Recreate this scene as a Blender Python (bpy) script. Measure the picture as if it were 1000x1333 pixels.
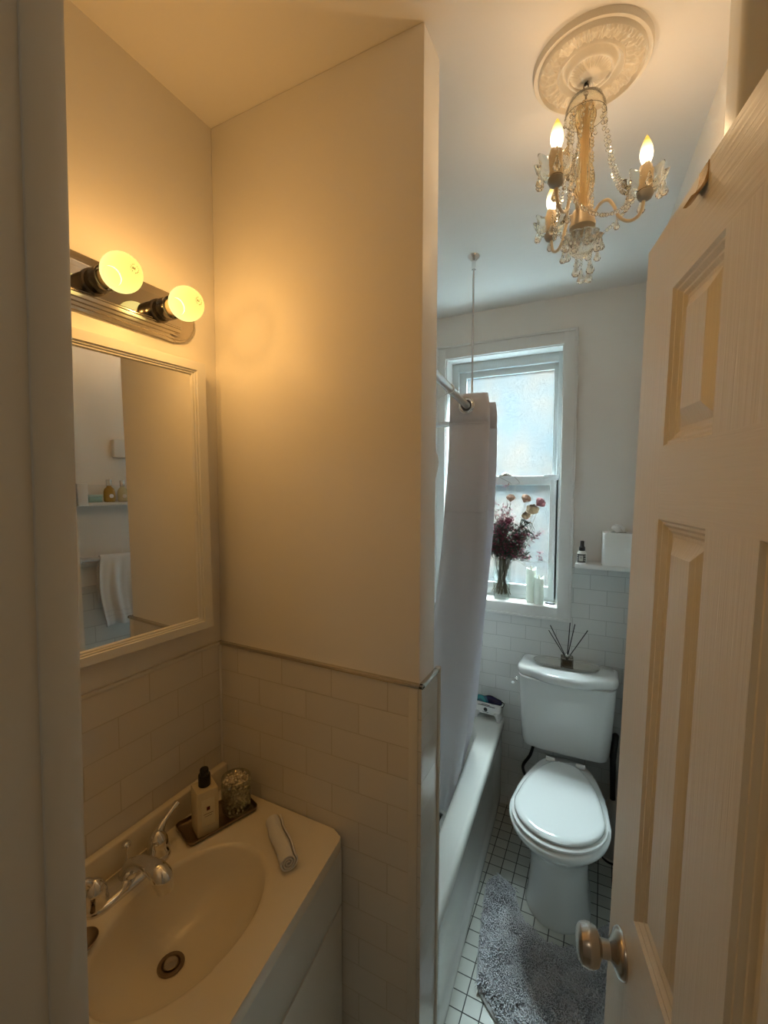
import bpy, bmesh, math, random
from mathutils import Vector, Matrix, noise
from math import sin, cos, pi, radians
random.seed(7)
for o in list(bpy.data.objects): bpy.data.objects.remove(o)
scene = bpy.context.scene
COL = scene.collection

# ------------------------------------------------------------------ camera
cam_d = bpy.data.cameras.new('camera'); cam = bpy.data.objects.new('camera', cam_d); COL.objects.link(cam)
cam_d.sensor_fit = 'HORIZONTAL'; cam_d.sensor_width = 36; cam_d.lens = 573.34*36/1000
cam_d.clip_start = 0.01
yaw, pitch, roll = radians(26.664), radians(3.32), radians(0.145)
fw = Vector((-sin(yaw)*cos(pitch), cos(yaw)*cos(pitch), -sin(pitch)))
rt = fw.cross(Vector((0, 0, 1))).normalized(); up = rt.cross(fw)
rt2 = rt*cos(roll)+up*sin(roll); up2 = up*cos(roll)-rt*sin(roll)
m = Matrix((rt2, up2, -fw)).transposed().to_4x4(); m.translation = (0, 0, 1.62)
cam.matrix_world = m
scene.camera = cam

# ------------------------------------------------------------------ world (overcast daylight), window portal, exposure
world = bpy.data.worlds.new('overcast_sky'); scene.world = world; world.use_nodes = True
bg = world.node_tree.nodes['Background']; bg.inputs['Color'].default_value = (0.86, 0.96, 1.0, 1); bg.inputs['Strength'].default_value = 108.0
pl = bpy.data.lights.new('window_portal', 'AREA'); pl.shape = 'RECTANGLE'; pl.size = 0.62; pl.size_y = 1.3
pl.cycles.is_portal = True
po = bpy.data.objects.new('window_portal', pl); COL.objects.link(po); po.location = (-0.47, 2.40, 1.66); po.rotation_euler = (radians(-90), 0, 0)
scene.view_settings.view_transform = 'Standard'; scene.view_settings.look = 'None'
scene.view_settings.gamma = 1; scene.view_settings.use_curve_mapping = False
scene.view_settings.exposure = 0.55
GLOBE_W = 5.3; CANDLE_W = 1.95
HALL_FILL = 5.0
CANDLE_COL = (1.0, 0.64, 0.32)
BULB_COL = (1.0, 0.50, 0.14)

# ------------------------------------------------------------------ helpers
def tag(o, label=None, cat=None, group=None, kind=None):
    if label: o['label'] = label
    if cat: o['category'] = cat
    if group: o['group'] = group
    if kind: o['kind'] = kind
    return o
def thing(name, label, cat, loc=(0, 0, 0), rz=0, group=None):
    o = bpy.data.objects.new(name, None); COL.objects.link(o); o.empty_display_size = .05
    o.location = loc; o.rotation_euler = (0, 0, rz)
    return tag(o, label, cat, group)
def obj(name, bm, mt, parent=None, smooth=35, loc=None):
    bmesh.ops.recalc_face_normals(bm, faces=bm.faces[:])
    me = bpy.data.meshes.new(name); bm.to_mesh(me); bm.free()
    me.materials.append(mt)
    if smooth:
        for p in me.polygons: p.use_smooth = True
        me.set_sharp_from_angle(angle=radians(smooth))
    o = bpy.data.objects.new(name, me); COL.objects.link(o)
    if parent: o.parent = parent
    if loc: o.location = loc
    return o
def struct(name, bm, mt, parent=None, smooth=35):
    o = obj(name, bm, mt, parent, smooth)
    if not parent: o['kind'] = 'structure'
    return o
def B(): return bmesh.new()
def merge(bm, other, M=None):
    if M is not None: other.transform(M)
    me = bpy.data.meshes.new('tmp'); other.to_mesh(me); other.free(); bm.from_mesh(me); bpy.data.meshes.remove(me)
    return bm
def box(bm, x0, x1, y0, y1, z0, z1, bev=0, seg=2, M=None):
    b = bmesh.new(); bmesh.ops.create_cube(b, size=1)
    for v in b.verts:
        v.co = Vector((x0+(v.co.x+.5)*(x1-x0), y0+(v.co.y+.5)*(y1-y0), z0+(v.co.z+.5)*(z1-z0)))
    if bev: bmesh.ops.bevel(b, geom=b.edges[:], offset=bev, segments=seg, profile=.5, affect='EDGES')
    return merge(bm, b, M)
def loft(bm, rings, cap0=True, cap1=True, closed=True):
    vs = [[bm.verts.new(p) for p in r] for r in rings]
    n = len(rings[0])
    for a, b in zip(vs, vs[1:]):
        for i in range(n if closed else n-1):
            j = (i+1) % n
            bm.faces.new((a[i], a[j], b[j], b[i]))
    if cap0: bm.faces.new(vs[0][::-1])
    if cap1: bm.faces.new(vs[-1])
    return vs
def lathe(bm, prof, seg=32, M=None, cap=True):
    b = bmesh.new(); rings = []
    for r, z in prof:
        rings.append([(max(r, 1e-5)*cos(2*pi*i/seg), max(r, 1e-5)*sin(2*pi*i/seg), z) for i in range(seg)])
    loft(b, rings, cap, cap)
    return merge(bm, b, M)
def tube(bm, pts, rad, seg=10, cap=True):
    pts = [Vector(p) for p in pts]; n = len(pts)
    rad = rad if isinstance(rad, (list, tuple)) else [rad]*n
    t0 = (pts[1]-pts[0]).normalized()
    nrm = t0.orthogonal().normalized(); rings = []
    for i, p in enumerate(pts):
        t = (pts[min(i+1, n-1)]-pts[max(i-1, 0)])
        t = t.normalized() if t.length > 1e-9 else t0
        nrm = (nrm-t*nrm.dot(t)).normalized(); b = t.cross(nrm)
        rings.append([p+(nrm*cos(2*pi*k/seg)+b*sin(2*pi*k/seg))*rad[i] for k in range(seg)])
    loft(bm, rings, cap, cap); return bm
def spline(P, n=8):
    P = [Vector(p) for p in P]; out = []
    Q = [P[0]*2-P[1]]+P+[P[-1]*2-P[-2]]
    for i in range(1, len(Q)-2):
        a, b, c, d = Q[i-1:i+3]
        for k in range(n):
            t = k/n
            out.append(.5*((2*b)+(c-a)*t+(2*a-5*b+4*c-d)*t*t+(3*b-a-3*c+d)*t**3))
    out.append(P[-1]); return out
def torus(bm, R, r, M=None, s=20, q=8):
    b = bmesh.new()
    vs = [[b.verts.new(((R+r*cos(2*pi*j/q))*cos(2*pi*i/s), (R+r*cos(2*pi*j/q))*sin(2*pi*i/s), r*sin(2*pi*j/q))) for j in range(q)] for i in range(s)]
    for i in range(s):
        for j in range(q):
            b.faces.new((vs[i][j], vs[(i+1) % s][j], vs[(i+1) % s][(j+1) % q], vs[i][(j+1) % q]))
    return merge(bm, b, M)
def prism(bm, poly, z0, z1, bev=0, M=None):
    b = bmesh.new(); loft(b, [[(x, y, z0) for x, y in poly], [(x, y, z1) for x, y in poly]])
    if bev:
        es = [e for e in b.edges if abs(e.verts[0].co.z-e.verts[1].co.z) < 1e-6]
        bmesh.ops.bevel(b, geom=es, offset=bev, segments=3, profile=.5, affect='EDGES')
    return merge(bm, b, M)
def roundrect(x0, x1, y0, y1, r, n=6):
    out = []
    for cx, cy, a in ((x1-r, y1-r, 0), (x0+r, y1-r, 90), (x0+r, y0+r, 180), (x1-r, y0+r, 270)):
        for k in range(n+1):
            t = radians(a+90*k/n); out.append((cx+r*cos(t), cy+r*sin(t)))
    return out
def T(x, y, z): return Matrix.Translation((x, y, z))
def RX(a): return Matrix.Rotation(radians(a), 4, 'X')
def RY(a): return Matrix.Rotation(radians(a), 4, 'Y')
def RZ(a): return Matrix.Rotation(radians(a), 4, 'Z')

# ------------------------------------------------------------------ materials
def mat(name, col, rough=.5, metal=0, bump=0, bscale=200, spec=.5, coat=0, var=0, trans=0, ior=1.45, sss=0):
    m = bpy.data.materials.new(name); m.use_nodes = True; nt = m.node_tree; p = nt.nodes['Principled BSDF']
    p.inputs['Base Color'].default_value = (*col, 1); p.inputs['Roughness'].default_value = rough
    p.inputs['Metallic'].default_value = metal; p.inputs['Specular IOR Level'].default_value = spec
    p.inputs['Coat Weight'].default_value = coat; p.inputs['Transmission Weight'].default_value = trans; p.inputs['IOR'].default_value = ior
    tc = nt.nodes.new('ShaderNodeTexCoord')
    nz = nt.nodes.new('ShaderNodeTexNoise'); nz.inputs['Scale'].default_value = bscale; nz.inputs['Detail'].default_value = 3
    nt.links.new(tc.outputs['Object'], nz.inputs['Vector'])
    if bump:
        bp = nt.nodes.new('ShaderNodeBump'); bp.inputs['Strength'].default_value = bump; bp.inputs['Distance'].default_value = .001
        nt.links.new(nz.outputs['Fac'], bp.inputs['Height']); nt.links.new(bp.outputs['Normal'], p.inputs['Normal'])
    if var:
        n2 = nt.nodes.new('ShaderNodeTexNoise'); n2.inputs['Scale'].default_value = 6; nt.links.new(tc.outputs['Object'], n2.inputs['Vector'])
        mx = nt.nodes.new('ShaderNodeMix'); mx.data_type = 'RGBA'
        mx.inputs[6].default_value = (*[c*(1-var) for c in col], 1); mx.inputs[7].default_value = (*[min(1, c*(1+var)) for c in col], 1)
        nt.links.new(n2.outputs['Fac'], mx.inputs[0]); nt.links.new(mx.outputs[2], p.inputs['Base Color'])
    return m
paint = mat('wall_paint', (.87, .85, .81), .42, spec=.2, bump=.25, bscale=45, var=.02)
ceil_m = mat('ceiling_paint', (.84, .82, .79), .55, bump=.3, bscale=60, var=.02)
trim_m = mat('trim_paint', (.78, .78, .76), .3, bump=.1, bscale=80)
jamb_m = mat('jamb_paint', (.72, .71, .66), .4, bump=.2, bscale=60)
porcelain = mat('porcelain', (.80, .82, .81), .07, coat=.4)
tub_m = mat('tub_enamel', (.76, .77, .74), .12, coat=.3, var=.03)
cult_m = mat('cultured_marble', (.84, .78, .64), .22, coat=.2)
cab_m = mat('cabinet_paint', (.74, .75, .70), .35)
chrome = mat('chrome', (.80, .80, .80), .08, metal=1)
nickel = mat('brushed_nickel', (.55, .50, .45), .24, metal=1)
bronze = mat('tray_metal', (.30, .23, .17), .28, metal=1)
silver = mat('silver_tray_metal', (.78, .77, .74), .12, metal=1)
alu = mat('aluminium_window', (.66, .70, .71), .4)
dark_m = mat('black_plastic', (.012, .012, .014), .35)
wire_m = mat('dark_wire', (.09, .07, .05), .35, metal=1)
cream_m = mat('cream_enamel', (.72, .60, .42), .4)
white_pl = mat('white_plastic', (.82, .82, .80), .3)
plaster = mat('plaster', (.80, .76, .68), .5, bump=.5, bscale=130)
mirror_m = mat('mirror_silver', (.86, .87, .86), .015, metal=1)
wax = mat('white_wax', (.86, .90, .84), .45)
towel_m = mat('white_terry', (.80, .81, .82), .95, bump=1.0, bscale=700)
curtain_m = mat('curtain_cloth', (.90, .89, .92), .75, bump=.2, bscale=900)
liner = None

def translucent(mt, amt):
    nt = mt.node_tree; p = nt.nodes['Principled BSDF']; out = nt.nodes['Material Output']
    tr = nt.nodes.new('ShaderNodeBsdfTranslucent'); tr.inputs['Color'].default_value = p.inputs['Base Color'].default_value
    ms = nt.nodes.new('ShaderNodeMixShader'); ms.inputs[0].default_value = amt
    nt.links.new(p.outputs[0], ms.inputs[1]); nt.links.new(tr.outputs[0], ms.inputs[2]); nt.links.new(ms.outputs[0], out.inputs[0])
translucent(curtain_m, .5); translucent(wax, .2)

def glass_mat(name, col=(1, 1, 1), rough=.02, tr=.55, ior=1.48):
    # clear glass: mix of true refraction and straight transmission
    m = bpy.data.materials.new(name); m.use_nodes = True; nt = m.node_tree; out = nt.nodes['Material Output']
    nt.nodes.remove(nt.nodes['Principled BSDF'])
    g = nt.nodes.new('ShaderNodeBsdfGlass'); g.inputs['Color'].default_value = (*col, 1); g.inputs['Roughness'].default_value = rough; g.inputs['IOR'].default_value = ior
    t = nt.nodes.new('ShaderNodeBsdfTransparent'); t.inputs['Color'].default_value = (*col, 1)
    ms = nt.nodes.new('ShaderNodeMixShader'); ms.inputs[0].default_value = tr
    nt.links.new(g.outputs[0], ms.inputs[1]); nt.links.new(t.outputs[0], ms.inputs[2]); nt.links.new(ms.outputs[0], out.inputs[0])
    return m
glass = glass_mat('clear_glass', (.96, .98, .97), .0, .45)
crystal = glass_mat('crystal', (1, .985, .94), .0, .06, 1.62)
column_glass = glass_mat('column_glass', (1, .93, .78), .05, .0, 1.5)
amber = glass_mat('amber_liquid', (.75, .52, .12), .02, .4)

def tile_mat(name, ax, bw, rh, mortar, col, grout, off=(0, 0), stagger=.5, rough=.12, var=.03):
    m = bpy.data.materials.new(name); m.use_nodes = True; nt = m.node_tree; p = nt.nodes['Principled BSDF']; L = nt.links.new
    tc = nt.nodes.new('ShaderNodeTexCoord'); sp = nt.nodes.new('ShaderNodeSeparateXYZ'); cb = nt.nodes.new('ShaderNodeCombineXYZ')
    L(tc.outputs['Object'], sp.inputs[0]); L(sp.outputs[ax[0]], cb.inputs[0]); L(sp.outputs[ax[1]], cb.inputs[1])
    mp = nt.nodes.new('ShaderNodeMapping'); mp.inputs['Location'].default_value = (off[0], off[1], 0); L(cb.outputs[0], mp.inputs[0])
    br = nt.nodes.new('ShaderNodeTexBrick'); L(mp.outputs[0], br.inputs['Vector'])
    br.offset = stagger; br.inputs['Scale'].default_value = 1; br.inputs['Brick Width'].default_value = bw; br.inputs['Row Height'].default_value = rh
    br.inputs['Mortar Size'].default_value = mortar; br.inputs['Mortar Smooth'].default_value = .25; br.inputs['Bias'].default_value = 0
    br.inputs['Color1'].default_value = (*[c*(1-var) for c in col], 1); br.inputs['Color2'].default_value = (*[min(1, c*(1+var)) for c in col], 1); br.inputs['Mortar'].default_value = (*grout, 1)
    L(br.outputs['Color'], p.inputs['Base Color'])
    mr = nt.nodes.new('ShaderNodeMapRange'); mr.inputs['To Min'].default_value = rough; mr.inputs['To Max'].default_value = .7; L(br.outputs['Fac'], mr.inputs[0]); L(mr.outputs[0], p.inputs['Roughness'])
    iv = nt.nodes.new('ShaderNodeMath'); iv.operation = 'SUBTRACT'; iv.inputs[0].default_value = 1; L(br.outputs['Fac'], iv.inputs[1])
    bp = nt.nodes.new('ShaderNodeBump'); bp.inputs['Strength'].default_value = .6; bp.inputs['Distance'].default_value = .0015
    L(iv.outputs[0], bp.inputs['Height']); L(bp.outputs[0], p.inputs['Normal'])
    return m
PIT = .0672; BW = .1405
tile_alc = tile_mat('subway_tile_alcove', (0, 2), BW, PIT, .0012, (.76, .73, .67), (.60, .56, .47), (.466+BW*4, -1.148+PIT*20))
tile_left = tile_mat('subway_tile_left', (1, 2), BW, PIT, .0012, (.76, .73, .67), (.60, .56, .47), (-.538+BW*8, -1.148+PIT*20))
tile_win = tile_mat('subway_tile_window', (0, 2), BW, .0692, .0014, (.72, .73, .71), (.48, .49, .47), (.4718+BW*8, -.8725+.0692*20+.0692))
tile_right = tile_mat('subway_tile_right', (1, 2), BW, .0692, .0014, (.72, .73, .71), (.48, .49, .47), (0, -.8725+.0692*20))
floor_m = tile_mat('floor_mosaic', (0, 1), .0525, .0525, .0020, (.60, .61, .56), (.06, .06, .055), (.4025+.0525*20, -1.348+.0525*30), 0, .25, .07)

def wood_grain(name, col):
    m = bpy.data.materials.new(name); m.use_nodes = True; nt = m.node_tree; p = nt.nodes['Principled BSDF']; L = nt.links.new
    p.inputs['Base Color'].default_value = (*col, 1); p.inputs['Roughness'].default_value = .36
    tc = nt.nodes.new('ShaderNodeTexCoord')
    sp = nt.nodes.new('ShaderNodeSeparateXYZ'); L(tc.outputs['Object'], sp.inputs[0])
    def grain(sc):
        mp = nt.nodes.new('ShaderNodeMapping'); mp.inputs['Scale'].default_value = sc; L(tc.outputs['Object'], mp.inputs[0])
        n = nt.nodes.new('ShaderNodeTexNoise'); n.inputs['Scale'].default_value = 1; n.inputs['Detail'].default_value = 5; n.inputs['Distortion'].default_value = .6
        L(mp.outputs[0], n.inputs['Vector']); return n
    gv = grain((170, 80, 5)); gh = grain((7, 80, 170))
    # rails (horizontal boards) carry horizontal grain: z between the panels and x inside the stiles
    def rng(sock, a, b):
        g1 = nt.nodes.new('ShaderNodeMath'); g1.operation = 'GREATER_THAN'; L(sock, g1.inputs[0]); g1.inputs[1].default_value = a
        g2 = nt.nodes.new('ShaderNodeMath'); g2.operation = 'LESS_THAN'; L(sock, g2.inputs[0]); g2.inputs[1].default_value = b
        mm = nt.nodes.new('ShaderNodeMath'); mm.operation = 'MULTIPLY'; L(g1.outputs[0], mm.inputs[0]); L(g2.outputs[0], mm.inputs[1]); return mm.outputs[0]
    acc = None
    for a, b in ((0, .25), (.80, .997), (1.577, 1.675), (1.88, 2.0)):
        r = rng(sp.outputs[2], a, b)
        if acc is None: acc = r
        else:
            ad = nt.nodes.new('ShaderNodeMath'); ad.operation = 'ADD'; L(acc, ad.inputs[0]); L(r, ad.inputs[1]); acc = ad.outputs[0]
    rx = rng(sp.outputs[0], .112, .498)
    mu = nt.nodes.new('ShaderNodeMath'); mu.operation = 'MULTIPLY'; L(acc, mu.inputs[0]); L(rx, mu.inputs[1])
    mx = nt.nodes.new('ShaderNodeMix'); L(mu.outputs[0], mx.inputs[0]); L(gv.outputs['Fac'], mx.inputs[2]); L(gh.outputs['Fac'], mx.inputs[3])
    bp = nt.nodes.new('ShaderNodeBump'); bp.inputs['Strength'].default_value = .45; bp.inputs['Distance'].default_value = .0016
    L(mx.outputs[0], bp.inputs['Height']); L(bp.outputs[0], p.inputs['Normal'])
    return m
door_m = wood_grain('door_paint', (.82, .79, .71))

def glow(name, base, tip, s0, s1, z0, z1, mixf, ax=2, tcol=(1, 1, 1)):
    # lamp glass: partly clear, partly glowing, brightest near the filament
    m = bpy.data.materials.new(name); m.use_nodes = True; nt = m.node_tree; out = nt.nodes['Material Output']; L = nt.links.new
    nt.nodes.remove(nt.nodes['Principled BSDF'])
    tc = nt.nodes.new('ShaderNodeTexCoord'); sp = nt.nodes.new('ShaderNodeSeparateXYZ'); L(tc.outputs['Object'], sp.inputs[0])
    mr = nt.nodes.new('ShaderNodeMapRange'); mr.inputs['From Min'].default_value = z0; mr.inputs['From Max'].default_value = z1; L(sp.outputs[ax], mr.inputs[0])
    c = nt.nodes.new('ShaderNodeMix'); c.data_type = 'RGBA'; c.inputs[6].default_value = (*base, 1); c.inputs[7].default_value = (*tip, 1); L(mr.outputs[0], c.inputs[0])
    s = nt.nodes.new('ShaderNodeMapRange'); s.inputs['To Min'].default_value = s0; s.inputs['To Max'].default_value = s1; L(mr.outputs[0], s.inputs[0])
    e = nt.nodes.new('ShaderNodeEmission'); L(c.outputs[2], e.inputs['Color']); L(s.outputs[0], e.inputs['Strength'])
    t = nt.nodes.new('ShaderNodeBsdfTransparent'); t.inputs['Color'].default_value = (*tcol, 1)
    ms = nt.nodes.new('ShaderNodeMixShader'); ms.inputs[0].default_value = mixf
    L(t.outputs[0], ms.inputs[1]); L(e.outputs[0], ms.inputs[2]); L(ms.outputs[0], out.inputs[0])
    return m
candle_glow = glow('candle_bulb_glass', (1, .86, .60), (1, .58, .08), 2.6, .90, .020, .050, .8)
globe_glow = glow('globe_bulb_glass', (1, .82, .28), (1, .70, .14), 1.15, .92, -.02, .035, .88, ax=0)
etch = mat('bulb_etching', (.25, .15, .02), .6)

def frosted():
    m = bpy.data.materials.new('frosted_glass'); m.use_nodes = True; nt = m.node_tree; out = nt.nodes['Material Output']; L = nt.links.new
    nt.nodes.remove(nt.nodes['Principled BSDF'])
    tc = nt.nodes.new('ShaderNodeTexCoord')
    n1 = nt.nodes.new('ShaderNodeTexNoise'); n1.inputs['Scale'].default_value = 5; n1.inputs['Detail'].default_value = 4; L(tc.outputs['Object'], n1.inputs['Vector'])
    n2 = nt.nodes.new('ShaderNodeTexNoise'); n2.inputs['Scale'].default_value = 150; n2.inputs['Detail'].default_value = 3; L(tc.outputs['Object'], n2.inputs['Vector'])
    r1 = nt.nodes.new('ShaderNodeValToRGB'); r1.color_ramp.elements[0].color = (.80, .90, .93, 1); r1.color_ramp.elements[1].color = (.94, .92, .87, 1)
    r1.color_ramp.elements[0].position = .35; r1.color_ramp.elements[1].position = .65; L(n1.outputs['Fac'], r1.inputs[0])
    r2 = nt.nodes.new('ShaderNodeValToRGB'); r2.color_ramp.elements[0].color = (.62, .68, .72, 1); r2.color_ramp.elements[1].color = (1, 1, 1, 1)
    r2.color_ramp.elements[0].position = .30; r2.color_ramp.elements[1].position = .5; L(n2.outputs['Fac'], r2.inputs[0])
    mx = nt.nodes.new('ShaderNodeMix'); mx.data_type = 'RGBA'; mx.blend_type = 'MULTIPLY'; mx.inputs[0].default_value = 1
    L(r1.outputs[0], mx.inputs[6]); L(r2.outputs[0], mx.inputs[7])
    tr = nt.nodes.new('ShaderNodeBsdfTranslucent'); L(mx.outputs[2], tr.inputs['Color'])
    tp = nt.nodes.new('ShaderNodeBsdfTransparent'); L(mx.outputs[2], tp.inputs['Color'])
    gl = nt.nodes.new('ShaderNodeBsdfGlossy'); gl.inputs['Roughness'].default_value = .25
    a = nt.nodes.new('ShaderNodeMixShader'); a.inputs[0].default_value = .96; L(tr.outputs[0], a.inputs[1]); L(tp.outputs[0], a.inputs[2])
    b = nt.nodes.new('ShaderNodeMixShader'); b.inputs[0].default_value = .05; L(a.outputs[0], b.inputs[1]); L(gl.outputs[0], b.inputs[2]); L(b.outputs[0], out.inputs[0])
    return m
frost = frosted()

# ------------------------------------------------------------------ room shell
CZ = 2.49; LX = -.885; WY = 2.22; PY = .815; PB = .90; PX = -.327
def rx(y): return .131+(WY-y)*.0636            # right wall, slightly out of square
bm = B(); box(bm, -1.3, 1.3, -1.6, 2.5, -.06, 0); struct('floor', bm, floor_m, smooth=0)
bm = B(); box(bm, -1.3, 1.3, -1.6, 2.5, CZ, CZ+.08); struct('ceiling', bm, ceil_m, smooth=0)
bm = B(); box(bm, LX-.08, LX, .05, 2.40, 0, CZ); struct('wall_left', bm, paint, smooth=0)
bm = B(); prism(bm, [(rx(.05), .05), (rx(.05)+.08, .05), (rx(2.4)+.08, 2.4), (rx(WY), WY), (rx(WY), WY)][:0] or [(rx(.05), .05), (rx(.05)+.1, .05), (rx(2.3)+.1, 2.38), (rx(2.38), 2.38)], 0, CZ)
struct('wall_right', bm, paint, smooth=0)
# window wall with its opening
OX0, OX1, OZ0, OZ1 = -.752, -.188, 1.049, 2.272
bm = B()
for a in ((LX, OX0, 0, CZ), (OX1, .16, 0, CZ), (OX0, OX1, 0, OZ0), (OX0, OX1, OZ1, CZ)):
    box(bm, a[0], a[1], WY, WY+.16, a[2], a[3])
struct('wall_back', bm, paint, smooth=0)
# neighbouring house wall opposite, sized and darkened to shape the daylight, seen blurred through the frosted panes
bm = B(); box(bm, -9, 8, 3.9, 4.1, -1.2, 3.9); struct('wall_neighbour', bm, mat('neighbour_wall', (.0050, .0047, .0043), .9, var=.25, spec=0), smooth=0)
bm = B(); box(bm, -9, 8, 2.42, 3.9, .35, .60); struct('bounce_slab_below_window', bm, mat('pale_bounce_slab', (.74, .82, .84), .9, spec=0), smooth=0)  # unseen pale slab added to bounce daylight up onto the ceiling
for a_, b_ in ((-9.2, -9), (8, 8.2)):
    bm = B(); box(bm, a_, b_, 2.42, 4.1, -1.2, 3.9); struct('wall_sky_blocker', bm, mat('sky_blocker', (.02, .02, .02), .9, spec=0), smooth=0)  # unseen side walls added to shut out sky light from the sides
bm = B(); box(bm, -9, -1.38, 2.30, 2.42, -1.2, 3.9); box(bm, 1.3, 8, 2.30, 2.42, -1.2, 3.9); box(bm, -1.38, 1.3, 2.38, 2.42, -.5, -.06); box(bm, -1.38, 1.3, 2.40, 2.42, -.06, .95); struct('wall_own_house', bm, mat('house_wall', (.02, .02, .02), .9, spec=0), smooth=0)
# short partition between vanity alcove and tub
bm = B(); box(bm, LX, PX, PY, PB, 0, CZ, .003); struct('wall_middle', bm, paint)
# doorway wall and hall behind the camera
bm = B()
box(bm, -1.3, -.375, .05, .16, 0, CZ); box(bm, .235, 1.3, .05, .16, 0, CZ); box(bm, -.375, .235, .05, .16, 2.06, CZ)
struct('wall_front', bm, paint, smooth=0)
bm = B(); box(bm, -1.38, -1.3, -1.6, .16, 0, CZ); struct('wall_hall_left', bm, paint, smooth=0)
bm = B(); box(bm, 1.3, 1.38, -1.6, .16, 0, CZ); struct('wall_hall_right', bm, paint, smooth=0)
bm = B(); box(bm, -1.38, 1.38, -1.68, -1.6, 0, CZ); struct('wall_hall_back', bm, paint, smooth=0)
# unseen ceiling lamp added in the hall as fill light from behind the camera
hl = thing('hall_fill_lamp', 'added unseen fill lamp on the hall ceiling outside the bathroom door', 'ceiling lamp', (.15, -.85, CZ))
bm = B(); lathe(bm, [(.02, 0), (.15, 0), (.15, -.02), (.14, -.022), (.02, -.022)], 32); obj('mount', bm, trim_m, hl)
hm = bpy.data.materials.new('fill_lamp_glow'); hm.use_nodes = True; hp = hm.node_tree.nodes['Principled BSDF']; hp.inputs['Emission Color'].default_value = (1, .84, .62, 1); hp.inputs['Emission Strength'].default_value = HALL_FILL
bm = B(); lathe(bm, [(.13, -.022), (.128, -.04), (.11, -.065), (.07, -.085), (.001, -.092)], 32); obj('lamp_shade', bm, hm, hl)
# door jamb and casing on the left of the picture
bm = B()
sh = Matrix(((1, 0, .0223, 0), (0, 1, 0, 0), (0, 0, 1, 0), (0, 0, 0, 1)))
box(bm, -.40, -.3622, .045, .172, 0, 2.06, .002, M=sh)
box(bm, -.40, -.3600, .150, .176, 0, 2.06, .003, M=sh)
box(bm, -.47, -.3605, .160, .1765, 0, 2.06, .003, M=sh)
struct('trim_1', bm, jamb_m)
bm = B(); box(bm, -.37, .235, .045, .172, 2.03, 2.062, .003); struct('trim_2', bm, jamb_m)
bm = B(); box(bm, .205, .24, .045, .172, 0, 2.03, .002); struct('trim_3', bm, jamb_m)
# narrow boxed post beside the door
sh2 = Matrix(((1, 0, .004, 0), (0, 1, 0, 0), (0, 0, 1, 0), (0, 0, 0, 1)))
bm = B(); box(bm, .131, .30, .745, .83, 0, CZ, .010, 4, M=sh2); struct('trim_4', bm, jamb_m)
# tile wainscots
TT = .008
bm = B(); box(bm, LX+TT, PX, PY-TT, PY, 0, 1.212); struct('wall_tile_middle', bm, tile_alc, smooth=0)
bm = B(); box(bm, PX, PX+TT, PY-TT, PB+.004, 0, 1.212, .0015)
struct('wall_tile_end', bm, tile_mat('subway_tile_end', (1, 2), .2, PIT, .0012, (.72, .72, .69), (.52, .52, .48), (0, -1.148+PIT*20)), smooth=0)
bm = B(); box(bm, PX-.020, PX-.0003, PY-TT-.0015, PY-.002, 0, 1.212, .001); struct('trim_5', bm, jamb_m)
bm = B(); box(bm, LX, LX+TT, .16, PY, 0, 1.212); struct('wall_tile_left', bm, tile_left, smooth=0)
for nm, (x0, x1) in (('a', (LX, rx(WY)),),):
    bm = B(); box(bm, x0, OX0, WY-TT, WY, 0, 1.247); box(bm, OX1, x1, WY-TT, WY, 0, 1.247); box(bm, OX0, OX1, WY-TT, WY, 0, 1.0)
    struct('wall_tile_back', bm, tile_win, smooth=0)
bm = B(); prism(bm, [(rx(.84)-TT, .84), (rx(.84), .84), (rx(WY), WY), (rx(WY)-TT, WY)], 0, 1.247); struct('wall_tile_right', bm, tile_right, smooth=0)
bm = B(); box(bm, LX, LX+TT, PB, WY-TT, 0, 1.75); struct('wall_tile_tub', bm, tile_left, smooth=0)
# metal caps on the tiles
capm = mat('cap_metal', (.62, .58, .50), .2, metal=1)
bm = B(); box(bm, LX, PX+.012, PY-.012, PY, 1.212, 1.221, .003); box(bm, PX, PX+.012, PY-.012, PB+.004, 1.212, 1.221, .003); struct('trim_6', bm, capm)
bm = B(); box(bm, LX, LX+.011, .16, PY-.01, 1.212, 1.221, .003); struct('trim_7', bm, jamb_m)
# grouted corner bead of the alcove, and rounded plastic edge behind the partition end
bm = B(); tube(bm, [(LX+TT+.001, PY-TT-.001, .86), (LX+TT+.001, PY-TT-.001, 1.212)], .004, 8); struct('trim_8', bm, trim_m)
bm = B(); tube(bm, [(PX+TT-.001, PB+.006, 0), (PX+TT-.001, PB+.006, 1.222)], .0065, 12); struct('trim_9', bm, jamb_m)

# ------------------------------------------------------------------ window
win = bpy.data.objects.new('window_1', None); COL.objects.link(win); win.location = (-.47, WY, 1.66); win['kind'] = 'structure'
def wobj(name, bm, mt, parent=win):
    bm.transform(T(.47, -WY, -1.66)); return obj(name, bm, mt, parent)
CX0, CX1, CZ0, CZ1 = -.806, -.127, .988, 2.338
bm = B()
def casing(bm, y0, y1, ix0, ix1, iz0, iz1, ox0, ox1, oz0, oz1, bev=.004):
    box(bm, ox0, ix0, y0, y1, oz0, oz1, bev); box(bm, ix1, ox1, y0, y1, oz0, oz1, bev)
    box(bm, ix0-.002, ix1+.002, y0, y1, iz1, oz1, bev); box(bm, ix0-.002, ix1+.002, y0, y1, oz0, iz0, bev)
casing(bm, WY-.020, WY, OX0, OX1, OZ0, OZ1, CX0, CX1, CZ0, CZ1)
casing(bm, WY-.028, WY-.012, CX0+.012, CX1-.012, CZ0+.012, CZ1-.012, CX0, CX1, CZ0, CZ1, .003)
wobj('casing', bm, trim_m)
bm = B(); box(bm, OX0-.001, OX1+.001, WY-.012, WY+.10, OZ0-.012, OZ0+.0005, .0005); 
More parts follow.
